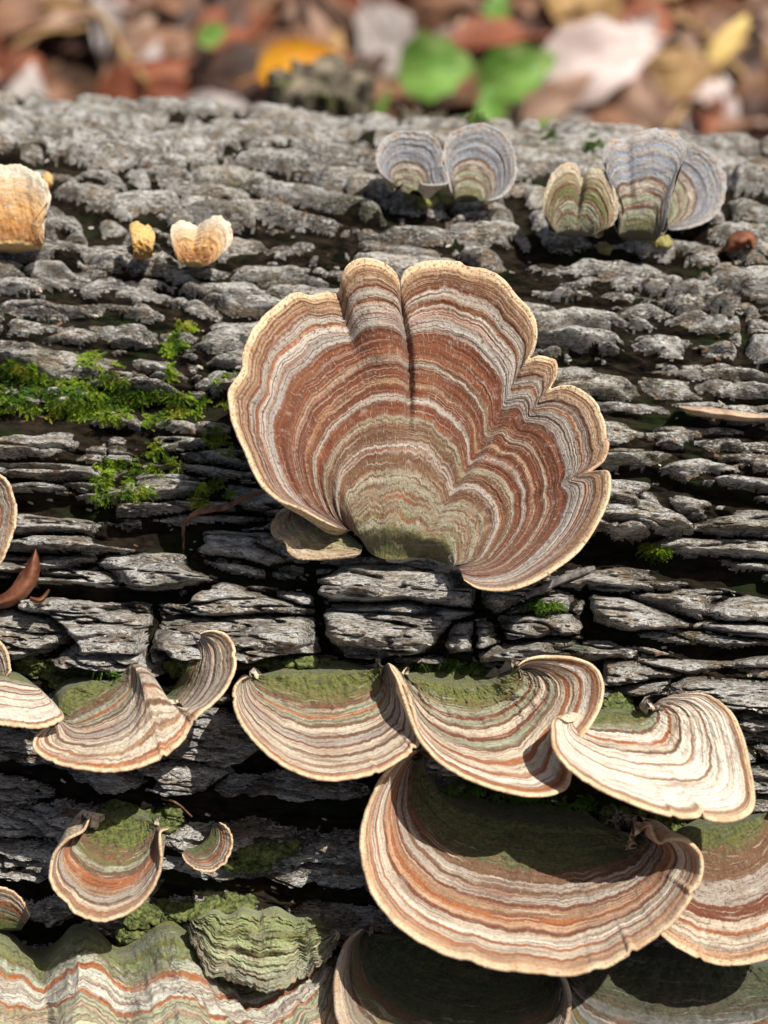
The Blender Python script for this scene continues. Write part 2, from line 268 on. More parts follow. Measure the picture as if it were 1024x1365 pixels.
def build_log():
    xs = nonuni(-26, -6.6, 6.4, 26, .0168, .35)
    ss = nonuni(-math.pi*R*.98, -1.2, 17.2, math.pi*R*1.0, .0145, .3)
    X, S = np.meshgrid(xs, ss)
    # plates -> (x, arc)
    P = []; r0 = random.Random(21)
    for (u, v, hw, hh, an, h) in PL:
        sk = float(skyline(u)); v = max(v, sk+9)          # keep crest plates on the near side of the crest
        x0, s0 = to_xs(u, v); xr, sr = to_xs(u+hw*.97, v+hw*math.tan(math.radians(an))*.97); _, s1 = to_xs(u, v+hh); _, s2 = to_xs(u, max(v-hh, sk+3))
        hwx = max(abs(xr-x0), .15); a = math.atan2(np.clip(sr-s0, -.6*hwx, .6*hwx), hwx)
        lens = not (735 < v < 890 and h > .38)
        P.append((float(x0), float((s1+s2)/2), float(hwx)*(1.45 if lens else 1), float(max((s1-s2)/2, .06))*(1.08 if lens else 1), a, h*r0.uniform(.75, 1.3) if lens else h, 2.1 if lens else 3.4))
    ntr = len(P)
    def cover(x, s):
        m = 9
        for (px, ps, hw, hh, a, h, pe) in P:
            dx = x-px; dy = s-ps-dx*math.tan(a); q = ((abs(dx)/hw)**3+(abs(dy)/hh)**3)**(1/3); m = min(m, q)
        return m
    r2 = random.Random(3)
    for k in range(5200):
        x = r2.uniform(-26, 26); s = r2.uniform(-math.pi*R, math.pi*R)
        inn = -6.8 < x < 6.6 and -1.0 < s < 16.6
        if not inn and k % 3: continue
        hw = r2.uniform(.3, .75) if inn else r2.uniform(.9, 2.0); hh = hw*r2.uniform(.2, .34)
        if cover(x, s) < (1.42 if inn else 1.7): continue
        P.append((x, s, hw, hh, r2.uniform(-.08, .12), r2.uniform(.1, .2), 2.1))
    # bark on the crest is coarser and wider cracked: arc coordinate for relief runs slower there
    fs = .34 + .66*sstep(1.0, 8.5, ss); fs = np.where(ss < 1, .34, fs); S0 = S; Sn = np.concatenate([[0], np.cumsum(.5*(fs[1:]+fs[:-1])*np.diff(ss))]); SN = np.repeat(Sn[:, None], len(xs), 1); FS = np.repeat(fs[:, None], len(xs), 1)
    cr = 1-sstep(3.5, 10, SN*0+S)
    # domain warp for ragged edges
    wx = X + .12*fbm(X*2.2, SN*3.0, 5, 4, .6); ws = S + (.06*(1-.6*cr)*fbm(X*2.5, SN*5, 9, 5, .65) + .05*vn(X*.8, SN*2, 4))/FS
    d1 = np.full(X.shape, 9.0); d2 = np.full(X.shape, 9.0); lab = np.full(X.shape, -1, np.int32); endn = np.zeros(X.shape); dyn = np.zeros(X.shape)
    PH = np.array([p[5] for p in P]+[0.0])
    for i, (px, ps, hw, hh, a, h, pe) in enumerate(P):
        cx = np.searchsorted(xs, [px-hw*2.2, px+hw*2.2]); cs = np.searchsorted(ss, [ps-hh*2.4-hw*.7, ps+hh*2.4+hw*.7])
        sl = (slice(max(cs[0]-1, 0), cs[1]+1), slice(max(cx[0]-1, 0), cx[1]+1))
        dx = wx[sl]-px; dy = ws[sl]-ps-dx*math.tan(a)
        qx = np.abs(dx)/hw; qy = np.abs(dy)/hh; q = (qx**pe+qy**pe)**(1/pe)
        a1 = d1[sl]; a2 = d2[sl]; L = lab[sl]; c = q < a1
        a2[...] = np.where(c, a1, np.minimum(a2, q)); L[...] = np.where(c, i, L); E = endn[sl]; E[...] = np.where(c, sstep(.75, 1.25, qx/np.maximum(qy, .05)), E); D = dyn[sl]; D[...] = np.where(c, np.clip(dy/hh, -1.2, 1.2), D); a1[...] = np.where(c, q, a1)
    HH = np.array([p[3] for p in P]+[.1]); hh = HH[lab]
    lim = 1.55
    edge = np.minimum((lim-d1)*hh, (d2-d1)*.5*hh*1.15 - .008)      # cm inside the plate
    edge = edge*np.where(endn > .5, 1, FS**.8) + .020*(1-.5*cr)*fbm(X*4.5, SN*8, 31, 4, .6)
    S = SN
    base = PH[lab]
    up_ = sstep(-.02, .062, edge); jn = fbm(X*.7, S*.9, 44, 3); up_ = np.maximum(up_, endn*sstep(-.06, .05, edge)*np.clip(.62+1.0*jn, 0, .95)); up_ = np.maximum(up_, sstep(-.02, .03, edge)*.35*sstep(.05, .35, fbm(X*.6, S*1.5, 47, 3)))
    dome = np.clip(edge/.25, 0, 1)
    Xf, Sf = X, S + .12*fbm(X*1.2, S*2, 77, 3)
    fl = fbm(Xf*.75, Sf*4.2, 12, 5, .6)*3.4 + .5*(1-.8*cr)*fbm(X*5, S*9, 13, 4, .6)
    k = np.floor(fl); terr = k + sstep(.78, .96, fl-k)
    k2 = fl*2.3+.4*(1-.8*cr)*fbm(X*9, S*14, 19, 3); kk = np.floor(k2); terr2 = kk + sstep(.8, .96, k2-kk)
    prot = sstep(.5, 3.5, S0) * .3 + .7                              # the crest is worn flatter
    hgt = up_*(base*(.85+.5*dyn*(.4+.6*cr)) + .045*dyn*cr + .03*dome**.6 + (1-.45*cr)*prot*(.06*terr + .022*terr2)*np.clip(base/.25, .5, 1.35)) + (1-up_)*(.12*fbm(X*3, S*9, 40, 5, .65) - .13)
    fis = np.abs(fbm(X*.9, S*6.5, 51, 5, .62)); hgt -= up_*.10*prot*sstep(.06, .0, fis)
    lc = np.abs(fbm(X*.30+.15*vn(X*2, S*3, 7), S*1.9, 101, 4, .55)); hgt -= up_*np.clip(.30*sstep(.035, .010, lc)*sstep(-.25, .1, vn(X*.5, S*.9, 103)), 0, .32)
    lc = np.abs(fbm(X*.55+3, S*4.2, 107, 4, .55)); hgt -= up_*.13*sstep(.04, .008, lc)*(1+.5*cr); crk = sstep(.05+.04*cr, .02+.02*cr, lc); up_ = up_*(1-.7*crk*cr); hgt -= .09*crk*cr  # crest crack lines handed to the near-black inner bark as painted shade
    fis = np.abs(fbm(X*2.0, S*11, 58, 4, .6)); hgt -= up_*.05*prot*sstep(.06, .0, fis)
    hgt += up_*(.042*(1-.65*cr)*fbm(X*3, S*11, 60, 5, .65)*prot + .014*(1-.5*cr)*fbm(X*14, S*20, 66, 3, .7))
    # traced dark cracks
    for pts, hwpx, dep in CR:
        u = np.array([p[0] for p in pts], float); v = np.maximum(np.array([p[1] for p in pts], float), skyline(u)+9)
        t = np.linspace(0, len(pts)-1, 14*(len(pts)-1)+1); uu = np.interp(t, np.arange(len(u)), u); vv = np.interp(t, np.arange(len(v)), v)
        S = S0; cx, cs = to_xs(uu, vv); _, c2 = to_xs(uu, vv+hwpx); wd = np.clip(np.abs(c2-cs), .03, .4)
        b = [np.searchsorted(xs, cx.min()-.6), np.searchsorted(xs, cx.max()+.6), np.searchsorted(ss, cs.min()-.9), np.searchsorted(ss, cs.max()+.9)]
        sl = (slice(b[2], b[3]), slice(b[0], b[1])); A = wx[sl]; B = ws[sl] + .05*fbm(X[sl]*1.7, S[sl]*2, 91, 3)
        m = np.full(A.shape, 9.0)
        for j in range(len(cx)-1):
            ax, ay, bx, by = cx[j], cs[j], cx[j+1], cs[j+1]; l2 = (bx-ax)**2+(by-ay)**2+1e-9
            tt = np.clip(((A-ax)*(bx-ax)+(B-ay)*(by-ay))/l2, 0, 1)
            m = np.minimum(m, np.hypot(A-ax-tt*(bx-ax), B-ay-tt*(by-ay))/wd[j])
        f = sstep(.75, 1.25, m + .25*fbm(X[sl]*5, S[sl]*8, 95, 3)); h = hgt[sl]
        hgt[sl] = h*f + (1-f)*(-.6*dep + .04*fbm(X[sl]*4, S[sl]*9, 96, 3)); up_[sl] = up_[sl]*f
    # the grain runs along the log: soften the relief along x, most on the worn crest
    def xblur(a, r):
        k = np.exp(-.5*(np.arange(-3*r, 3*r+1)/r)**2); k /= k.sum(); o = np.zeros_like(a); n = a.shape[1]
        for i, w_ in zip(range(-3*r, 3*r+1), k): o += w_*a[:, np.clip(np.arange(n)+i, 0, n-1)]
        return o
    hb = xblur(hgt, 4); h1 = xblur(hgt, 1); hgt = h1*(1-.7*cr) + hb*.7*cr + up_*(.024*cr*fbm(X*7, SN*11, 121, 4, .65) + .016*np.abs(fbm(X*5, SN*16, 125, 3, .6)))
    S = S0
    rad = R - .32 + .10*fbm(X*.25, S*.3, 70, 2) + hgt
    shear = np.clip(hgt, -.1, .7)*.26*np.clip(np.sin(np.clip(S/R, 0, 2.4))*1.2, 0, 1)
    th = (S+shear)/R
    Vt = np.stack([X, -np.sin(th)*rad, np.cos(th)*rad], -1)
    nn = -vert_normals(Vt)
    if np.median(np.einsum('ijk,ijk->ij', nn, Vt*np.array([0, 1, 1]))) < 0: nn = -nn
    # exposed layers (plate sides, torn flakes), plus crack lines darkened as painted shade
    S = SN
    flake_shade = np.clip((1-sstep(.0, .07, edge))*.9 + .5*sstep(.8, .95, fl-k)*sstep(.97, .9, fl-k), 0, 1)
    flake_shade = np.maximum(flake_shade, crk*.95)  # crack lines join the mask so their shade is in the colour
    fl2 = fbm(X*.9, S*2.5, 83, 4); flake_shade = np.clip(flake_shade + .55*sstep(.22, .38, fl2), 0, 1)
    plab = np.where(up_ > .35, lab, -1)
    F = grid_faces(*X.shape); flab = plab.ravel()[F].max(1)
    root = empty('fallen_log', (0, 0, -R), 'big fallen log with cracked grey bark, lying across the whole picture and carrying every fungus', 'log')
    V = Vt.reshape(-1, 3); N = nn.reshape(-1, 3); FK = flake_shade.ravel()
    def sub(mask, name, mat, kind=None):
        f = F[mask][:, ::-1]
        if not len(f): return
        ids, inv = np.unique(f.ravel(), return_inverse=True)
        o = mesh_obj(name, V[ids], inv.reshape(-1, 4), mat, root, normals=N[ids], attr={'flake_shade': FK[ids]})
        if kind: o['kind'] = kind
        return o
    # choose the 290 plates that show largest
    cnt = np.bincount(flab[flab >= 0], minlength=len(P))
    inview = np.array([(-6.6 < p[0] < 6.4 and -1.0 < p[1] < 16.4) for p in P]); score = np.where(inview, cnt, 0)
    order = np.argsort(-score); pick = [i for i in order[:290] if score[i] > 150]
    srt = np.argsort(flab, kind='stable'); fs = flab[srt]
    pickset = set(pick)
    def comps(fa):
        par = {}
        def find(x):
            while par.setdefault(x, x) != x: par[x] = par[par[x]]; x = par[x]
            return x
        for q in fa.tolist():
            r_ = find(q[0])
            for z in q[1:]: par[find(z)] = r_
        return np.array([find(q[0]) for q in fa.tolist()])
    for i in pick:
        a, b = np.searchsorted(fs, [i, i+1]); m = srt[a:b]
        c = comps(F[m]); vals, cn = np.unique(c, return_counts=True)
        if len(vals) > 1:                              # loose crumbs cut off by a crack join the small scales
            kp = c == vals[np.argmax(cn)]; flab[m[~kp]] = 10**6; m = m[kp]
        f = F[m][:, ::-1]; ids, inv = np.unique(f.ravel(), return_inverse=True)
        mesh_obj('bark_plate', V[ids], inv.reshape(-1, 4), M_BARK, root, normals=N[ids], attr={'flake_shade': FK[ids]})
    rest = (flab >= 0) & ~np.isin(flab, np.array(pick))
    sub(rest, 'bark_scales', M_BARK, 'stuff'); sub(flab < 0, 'inner_bark_shade', M_INNER)
    # sawn ends
    for sx in (-1, 1):
        ring = np.stack([np.full(49, sx*25.9), np.cos(np.linspace(0, 2*math.pi, 49))*(R-.3), np.sin(np.linspace(0, 2*math.pi, 49))*(R-.3)], 1)
        vv = np.vstack([ring, [[sx*26.0, 0, 0]]]); ff = np.array([[j, j+1, 49] for j in range(48)])
        mesh_obj('cut_end', vv, ff, M_WOOD, root)
    global SURF
    SURF = (xs, ss, Vt, nn)
    return root
T = NT('cut_wood'); g = T.noise(T.mapping(T.obj(), (.2, 1, 1)), 1.5, 5); M_WOOD = T.done(T.mix(g, (.18, .12, .07), (.38, .28, .17)), .9)
LOG = build_log()

# ------------------------------------------------------------------ bracket fungi
def catmull(p, n, closed=False):
    p = np.asarray(p, float); q = np.vstack([2*p[0]-p[1], p, 2*p[-1]-p[-2]])
    seg = np.linalg.norm(np.diff(p[:, :2], axis=0), axis=1); cl = np.concatenate([[0], np.cumsum(np.maximum(seg, 1e-3))]); cl /= cl[-1]
    t = np.linspace(0, 1, n); k = np.clip(np.searchsorted(cl, t, side='right')-1, 0, len(p)-2); f = ((t-cl[k])/(cl[k+1]-cl[k]))[:, None]
    a, b, c, d = q[k], q[k+1], q[k+2], q[k+3]
    return .5*((2*b)+(-a+c)*f+(2*a-5*b+4*c-d)*f*f+(-a+3*b-3*c+d)*f**3)
def gsm(a, sig):
    r = int(sig*3)+1; k = np.exp(-.5*(np.arange(-r, r+1)/sig)**2); k /= k.sum()
    pa = np.concatenate([2*a[:1]-a[1:r+1][::-1], a, 2*a[-1:]-a[-r-1:-1][::-1]]); return np.stack([np.convolve(pa[:, i], k, 'valid') for i in range(a.shape[1])], 1)
def bracket(name, label, mat, base, margin, ns=90, nt=200, group=None, th=.16, the=.05, bulge=0.0, pw=1.0, qw=1.0, pleats=(), ridge=.012, wave=.02, seed=1, anchor=None, smooth=.035, cat='bracket fungus', rimscale=.965, scallop=1.2, wig=0.0, keep=.6, mids=None, lumps=0.0, ridgef=34):
    """base: (u,v[,w]); margin: (u,v,w) with w = cm in front of the attachment; pleats: (u,v,width,inward px,depth cm)"""
    Bc = catmull([(b[0], b[1], (b[2] if len(b) > 2 else 0)) for b in base], nt); Mc = catmull(margin, nt)
    if scallop: 
        tt = np.linspace(0, 1, nt); dirv = nrm(Mc[:, :2]-Bc[:, :2]); Mc[:, :2] += dirv*(scallop*(fbm(tt*22, tt*0+seed, seed+3, 3, .6)+.5*vn(tt*70, tt*0, seed)) - 9*np.clip(vn(tt*46, tt*0+2, seed+9)-.72, 0, 1)*min(nt, 400)/200)[:, None]
    Ms = gsm(Mc, nt*smooth); tt = np.linspace(0, 1, nt); endw = (sstep(0, .1, tt)*sstep(1, .9, tt))[:, None]; Ms = Mc+(Ms-Mc)*endw
    s = np.linspace(0, 1, ns)**.93; Sg = s[:, None]*np.ones(nt)[None]; Tg = np.ones(ns)[:, None]*tt[None]
    g = sstep(keep, 1, s)[:, None, None]
    Mr = Ms[None]*(1-g)+Mc[None]*g
    f = (s**pw)[:, None, None]
    UV = Bc[None, :, :2]*(1-f) + Mr[..., :2]*f
    if mids is not None:                       # (s0, curve) one guiding growth line
        s0, cv, amt = mids; C = catmull(cv, nt)[None, :, :2]; cur = Bc[None, :, :2]*(1-s0**pw)+Ms[None, :, :2]*s0**pw
        k = (np.sin(math.pi*np.clip(np.where(s < s0, s/s0*.5, .5+(s-s0)/(1-s0)*.5), 0, 1))**1.2*amt)[:, None, None]
        UV = UV + (C-cur)*k
    bd = hit_depth(Bc[:, 0], Bc[:, 1]); A = float(np.median(bd)) if anchor is None else float(hit_depth(*anchor))
    wb = (A-bd)*.7 + Bc[:, 2] + .12
    fq = (s**qw)[:, None]
    W = wb[None]*(1-fq) + Mr[..., 2]*fq + bulge*np.sin(math.pi*Sg**.9)
    if wig: UV = UV + np.stack([wig*.5*fbm(Tg*14, Sg*3, seed+60, 3), wig*fbm(Tg*24, Sg*2.2, seed+61, 4, .6)], -1)*sstep(0, .15, Sg)[..., None]
    dirv = nrm(Mc[:, :2]-Bc[:, :2]+1e-6)
    for (pu, pv, wd, inn, dep, *lo) in pleats:
        t0 = tt[np.argmin(np.hypot(Mc[:, 0]-pu, Mc[:, 1]-pv))]; e = np.exp(-((Tg-t0)/wd)**2); rr = sstep(lo[0] if lo else .15, (lo[0]+.25) if lo else .6, Sg)*(1-.3*sstep(.85, 1, Sg))
        UV = UV - dirv[None]*(inn*e*rr*Sg)[..., None]; W = W + dep*e*rr
    W = W - .4*sstep(.10, 0, Sg); W0 = W + wave*fbm(Tg*9, Sg*2, seed+20, 1)*Sg
    W = W + wave*fbm(Tg*9, Sg*2, seed+20, 3)*Sg + ridge*vn(Sg*ridgef, Tg*3, seed+30)*np.minimum(1, Sg*3)*sstep(1, .95, Sg) + ridge*.7*fbm(Sg*70, Tg*9, seed+31, 2)*sstep(1, .96, Sg)
    W = W + .008*fbm(Tg*60, Sg*14, seed+40, 3)
    if lumps: W = W + lumps*fbm(Tg*18, Sg*10, seed+50, 4, .6)*sstep(.9, .4, Sg)
    P = pix(UV[..., 0], UV[..., 1], A-W)
    n = vert_normals(P); tocam = cpos-P.mean((0, 1))
    if np.einsum('ijk,k->ij', n, tocam).mean() < 0: n = -n
    P0 = pix(UV[..., 0], UV[..., 1], A-W0); nsm = vert_normals(P0)
    if np.einsum('ijk,k->ij', nsm, tocam).mean() < 0: nsm = -nsm
    for _ in range(14):
        nsm[1:-1] = (nsm[:-2]+nsm[1:-1]*2+nsm[2:])/4; nsm[:, 1:-1] = (nsm[:, :-2]+nsm[:, 1:-1]*2+nsm[:, 2:])/4
    nsm = nrm(nsm)
    re = the*.5; e = nrm(P[-1]-P[-5]); ne = nsm[-1]
    endt = np.sqrt(np.minimum(1, np.minimum(tt, 1-tt)/.06))*.93+.07; the = the*.58; re = (the*.5*endt)[:, None]
    rows = []; rn = []
    for a in np.linspace(0, math.pi, 8)[1:]:
        rows.append(P[-1] + e*(re*math.sin(a)) - ne*(re*(1-math.cos(a)))); rn.append(nrm(e*math.sin(a)+ne*math.cos(a)))
    rows = np.array(rows); rn = np.array(rn)
    ids = np.unique(np.linspace(ns-1, 0, max(8, ns//5)).astype(int))[::-1]
    us = []; 
    for i in ids[1:]:
        k = min(1, (1-s[i])/.5); us.append(P[i]-nsm[i]*((the+(th-the)*k)*endt)[:, None])
    us = np.array(us)
    i0 = max(1, int(np.searchsorted(s, rimscale)))
    base3 = P[0].mean(0)
    root = empty(name, tuple(base3), label, cat, group)
    def put(nm, G, Nn, uvg, m):
        nr, nc = G.shape[:2]; v = G.reshape(-1, 3); fcs = grid_faces(nr, nc)
        # orient outward
        a = np.cross(G[1, nc//2]-G[0, nc//2], G[0, nc//2+1]-G[0, nc//2]); 
        flip = np.dot(a, Nn[0, nc//2]) > 0
        fcs = fcs if not flip else fcs[:, ::-1]
        fcs = fcs[:, ::-1] if not flip else fcs
        q = v[fcs]; fn = np.cross(q[:, 1]-q[:, 0], q[:, 2]-q[:, 1]).mean(0); 
        qn = Nn.reshape(-1, 3)[fcs].mean(1); s_ = np.einsum('ij,ij->i', np.cross(q[:, 1]-q[:, 0], q[:, 2]-q[:, 1]), qn).sum()
        if s_ < 0: fcs = fcs[:, ::-1]
        return mesh_obj(nm, v, fcs, m, root, uv=uvg.reshape(-1, 2), normals=nrm(Nn).reshape(-1, 3))
    uvt = np.stack([Sg, Tg], -1)
    put('cap', P[:i0+1], n[:i0+1], uvt[:i0+1], mat)
    RG = np.concatenate([P[i0:], rows]); RN = np.concatenate([n[i0:], rn])
    RU = np.concatenate([uvt[i0:], np.stack([np.ones((7, nt)), np.repeat(tt[None], 7, 0)], -1)])
    put('rim', RG, RN, RU, mat)
    UG = np.concatenate([rows[-1:], us]); un = -np.concatenate([nsm[-1:], nsm[ids[1:]]])
    put('pore_surface', UG, un, np.zeros(UG.shape[:2]+(2,)), M_PORE)
    # side walls closing the two ends
    for c in (0, nt-1):
        vv = []; ff = []
        topc = np.concatenate([P[ids, c][::-1], ]); un_ = np.concatenate([UG[:, c][::-1]]); m_ = min(len(topc), len(un_)); o0 = len(vv)
        for j in range(m_): vv += [topc[j], un_[j]]
        for j in range(m_-1): ff.append([o0+2*j, o0+2*j+1, o0+2*j+3, o0+2*j+2])
        mesh_obj('side_wall', np.array(vv), np.array(ff), mat, root, uv=np.array([[.8, .5]]*len(vv)))
    return root

FM = {}
FM['main'] = fungus_mat('banded_cap_red', [(.04, OLIVE), (.07, (.2,.19,.12)), (.09, OLIVE), (.12, (.25,.23,.16)), (.135, BROWN), (.16, (.235, .21, .14)), (.2, (.2,.16,.1)), (.25, (.235, .21, .14)), (.30, BROWN), (.335, GREY), (.39, BROWN), (.42, (.235, .21, .14)), (.47, RED), (.495, GREY), (.53, RED), (.55, TAN), (.61, RED), (.625, GREY), (.64, TAN), (.75, RED), (.80, (.30,.27,.235)), (.845, (.42,.37,.31)), (.862, RUST), (.90, GREY), (.915, RED), (.972, TAN), (.98, (.5,.33,.18)), (1, CREAM)], .4, .12, 110, 1, line=.85, speck=.85, palel=.28)
FM['row'] = fungus_mat('banded_cap_pale', [(.30, OLIVE), (.36, BROWN), (.42, SAGE), (.45, RUST), (.50, SAGE), (.53, BROWN), (.60, PALE), (.63, BROWN), (.70, GREY), (.72, RED), (.78, PALE), (.81, BROWN), (.88, PALE), (.91, TAN), (.955, PALE), (.978, RUST), (.987, TAN), (1, CREAM)], .75, .25, 52, 2, line=.6, speck=.45)
FM['row2'] = fungus_mat('banded_cap_ivory', [(.28, OLIVE), (.35, SAGE), (.385, RED), (.44, SAGE), (.47, BROWN), (.54, PALE), (.58, RED), (.64, SAGE), (.67, BROWN), (.74, PALE), (.78, RUST), (.84, PALE), (.87, RUST), (.93, WHITE), (.945, TAN), (.978, RUST), (.987, TAN), (1, CREAM)], .75, .22, 56, 9, line=.55, speck=.45)
FM['white'] = fungus_mat('banded_cap_white', [(.18, OLIVE), (.24, SAGE), (.27, BROWN), (.34, WHITE), (.37, RUST), (.43, PALE), (.455, BROWN), (.54, WHITE), (.56, TAN), (.68, WHITE), (.70, TAN), (.93, WHITE), (.975, TAN), (1, CREAM)], .9, .18, 45, 3, line=.4, speck=.35)
FM['big'] = fungus_mat('banded_cap_tan', [(.34, DGREEN), (.42, BROWN), (.47, GREY), (.50, BROWN), (.56, GREY), (.585, RED), (.64, TAN), (.68, RUST), (.72, PINK), (.75, RED), (.80, PALE), (.83, WHITE), (.85, RUST), (.90, PALE), (.92, RUST), (.975, PINK), (1, CREAM)], .8, .32, 62, 4, line=.65, speck=.6, green=(.06, .08, .028))
FM['side'] = fungus_mat('banded_cap_grey_red', [(.2, DGREEN), (.45, BROWN), (.62, GREY), (.72, RED), (.79, PALE), (.82, RUST), (.9, PALE), (.92, GREY), (.975, PINK), (1, CREAM)], .6, .25, 60, 5, line=.6, speck=.7)
FM['rust'] = fungus_mat('banded_cap_rust', [(.3, DGREEN), (.42, BROWN), (.5, OLIVE), (.56, SAGE), (.62, BROWN), (.72, RUST), (.78, TAN), (.84, GREY), (.87, BROWN), (.92, PALE), (.935, RUST), (.986, TAN), (1, CREAM)], .9, .36, 45, 6, line=.6, speck=.5)
FM['grey'] = fungus_mat('banded_cap_bluegrey', [(.22, (.16,.13,.07)), (.3, SAGE), (.36, BROWN), (.42, SAGE), (.46, BROWN), (.54, GREY), (.58, BROWN), (.68, BLUEG), (.71, (.2,.18,.17)), (.80, BLUEG), (.83, GREY), (.9, BLUEG), (.93, GREY), (1, (.38, .375, .37))], .5, .2, 28, 7, line=.45, speck=.6, lcol=(.11, .10, .095))
FM['olive'] = fungus_mat('banded_cap_olive', [(.2, GREY), (.32, SAGE), (.37, BROWN), (.5, SAGE), (.55, BROWN), (.7, OLIVE), (.75, BROWN), (.88, (.24, .2, .11)), (1, (.5, .43, .3))], .4, .3, 24, 8, line=.5, speck=.6)
FM['orange'] = fungus_mat('orange_cap', [(.15, (.75, .48, .18)), (.4, (.50, .23, .07)), (.62, (.66, .36, .14)), (.76, (.62, .40, .20)), (.88, (.66,.48,.30)), (1, (.72, .62, .47))], 0, .2, 14, 10, line=.15, speck=.3)
FM['yellow'] = fungus_mat('yellow_cap', [(.5, (.60, .33, .07)), (1, (.75, .48, .16))], 0, .2, 10, 13, line=.15, speck=.4)
FM['wavy'] = fungus_mat('banded_cap_wavy', [(.05, OLIVE), (.10, (.3,.33,.2)), (.12, BROWN), (.17, (.34,.36,.27)), (.19, BROWN), (.26, (.36,.37,.29)), (.30, RUST), (.37, (.46,.46,.38)), (.39, GREY), (.45, (.48,.47,.40)), (.475, RUST), (.54, (.30, .315, .20)), (.57, (.40,.31,.22)), (.66, (.30, .315, .20)), (1, CREAM)], .75, .22, 60, 11, line=.6, speck=.6)
FM['green'] = fungus_mat('algae_covered_cap', [(.3, (.28,.32,.14)), (.4, OLIVE), (.55, (.34,.38,.18)), (.62, OLIVE), (.8, (.36,.39,.22)), (.9, SAGE), (1, SAGE)], .4, .5, 24, 12, line=.5, speck=.5, green=(.14, .18, .055))
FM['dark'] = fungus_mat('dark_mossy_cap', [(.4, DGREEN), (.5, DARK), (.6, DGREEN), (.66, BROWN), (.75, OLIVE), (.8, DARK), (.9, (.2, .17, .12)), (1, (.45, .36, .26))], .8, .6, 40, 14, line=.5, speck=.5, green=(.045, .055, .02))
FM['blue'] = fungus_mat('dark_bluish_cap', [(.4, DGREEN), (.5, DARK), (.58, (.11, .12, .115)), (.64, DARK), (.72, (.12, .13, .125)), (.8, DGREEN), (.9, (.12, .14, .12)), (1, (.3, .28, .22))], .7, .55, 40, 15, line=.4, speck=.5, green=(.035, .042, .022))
FM['stub'] = fungus_mat('olive_lobe_cap', [(.3, SAGE), (.5, (.22, .2, .1)), (.75, (.3, .24, .12)), (1, (.42, .32, .2))], .6, .4, 14, 16, line=.4, speck=.6, green=(.14, .14, .04))

G_TOP = 'small grey fungi along the top of the log'; G_OR = 'small orange fungi at the upper left'; G_ROW = 'banded fungi in the middle row'; G_LOW = 'fungi low on the log'
# the large shell
mainM = [(450,703,.55),(425,690,.7),(400,676,.8),(375,666,.9),(353,648,1.0),(338,622,1.05),(328,598,1.1),(314,568,1.15),(309,540,1.15),(310,518,1.15),(324,492,1.1),(326,470,1.0),(334,450,.95),(350,425,.8),(372,402,.65),(396,390,.5),(415,394,.42),(436,388,.35),(450,387,.3),(455,368,.4),(468,352,.4),(492,347,.4),(515,354,.4),(531,370,.35),(534,392,.2),(533,384,.05),(537,365,0),(560,352,.0),(598,349,0),(635,355,.05),(668,372,.1),(688,394,.2),(708,415,.3),(718,437,.35),(715,456,.4),(711,465,.4),(728,465,.45),(742,478,.45),(744,496,.5),(738,511,.5),(752,510,.55),(772,518,.6),(792,538,.7),(806,562,.8),(808,592,.85),(803,612,.85),(786,626,.8),(797,626,.9),(810,630,.95),(808,660,1.0),(796,692,1.05),(775,725,1.1),(745,752,1.15),(712,773,1.15),(675,784,1.15),(640,783,1.1),(618,772,1.0)]
bracket('bracket_fungus', 'largest shell-shaped fungus, red-brown and grey bands with a cream rim, standing at the centre', FM['main'],
  [(478,714,.2),(485,724,.25),(492,736,.35),(508,744,.4),(528,746,.4),(548,744,.4),(566,744,.4),(585,748,.45),(602,754,.5)], mainM, ns=190, nt=560, th=.28, the=.075, bulge=-.25, pw=1.0, qw=1.15,
  pleats=[(711,465,.022,22,-.12),(738,511,.018,14,-.08),(533,388,.009,6,-.17,.3),(788,626,.010,5,-.06),(450,387,.012,6,-.08,.62),(485,350,.026,0,.14,.52),(372,402,.02,5,-.05),(326,480,.02,4,-.04)], ridge=.016, wave=.05, seed=1, smooth=.028, keep=.62, group='', scallop=2.2,
  mids=(.42, [(470,706),(450,690),(438,660),(436,625),(448,590),(475,560),(505,548),(530,545),(560,550),(590,570),(612,600),(622,622),(640,618),(665,625),(685,650),(690,680),(675,715),(650,745),(612,755)], .8))
# olive lobe beneath it
bracket('bracket_fungus', 'small olive crumpled lobe tucked under the left foot of the largest shell', FM['stub'], [(405,676),(440,696),(465,712),(484,728)], [(388,678,.3),(374,684,.3),(364,697,.35),(366,712,.4),(380,720,.45),(386,735,.45),(402,744,.5),(430,744,.5),(458,741,.45),(480,738,.35)], ns=50, nt=110, th=.12, the=.06, wave=.08, lumps=.05, seed=3)
# small grey ones on the crest
bracket('bracket_fungus', 'leftmost small grey fan on the crest, with a pale stalk-like foot', FM['grey'], [(538,258),(544,268),(552,264)], [(524,243,.2),(508,228,.3),(503,207,.3),(511,188,.25),(530,177,.2),(556,176,.2),(577,184,.2),(588,203,.2),(590,225,.25),(596,242,.3),(578,246,.3),(560,243,.3)], ns=60, nt=130, th=.1, the=.05, bulge=-.08, seed=4, group=G_TOP, scallop=2)
bracket('bracket_fungus', 'round grey-blue fan second from left on the crest, left of the wide gap', FM['grey'], [(606,268),(620,270),(638,268)], [(603,258,.1),(598,232,.15),(593,205,.15),(600,182,.1),(620,169,.1),(642,166,.1),(664,174,.1),(680,192,.15),(686,218,.2),(682,244,.25),(668,260,.3),(650,267,.3)], ns=60, nt=130, th=.1, the=.05, bulge=-.1, seed=5, group=G_TOP, scallop=1.5)
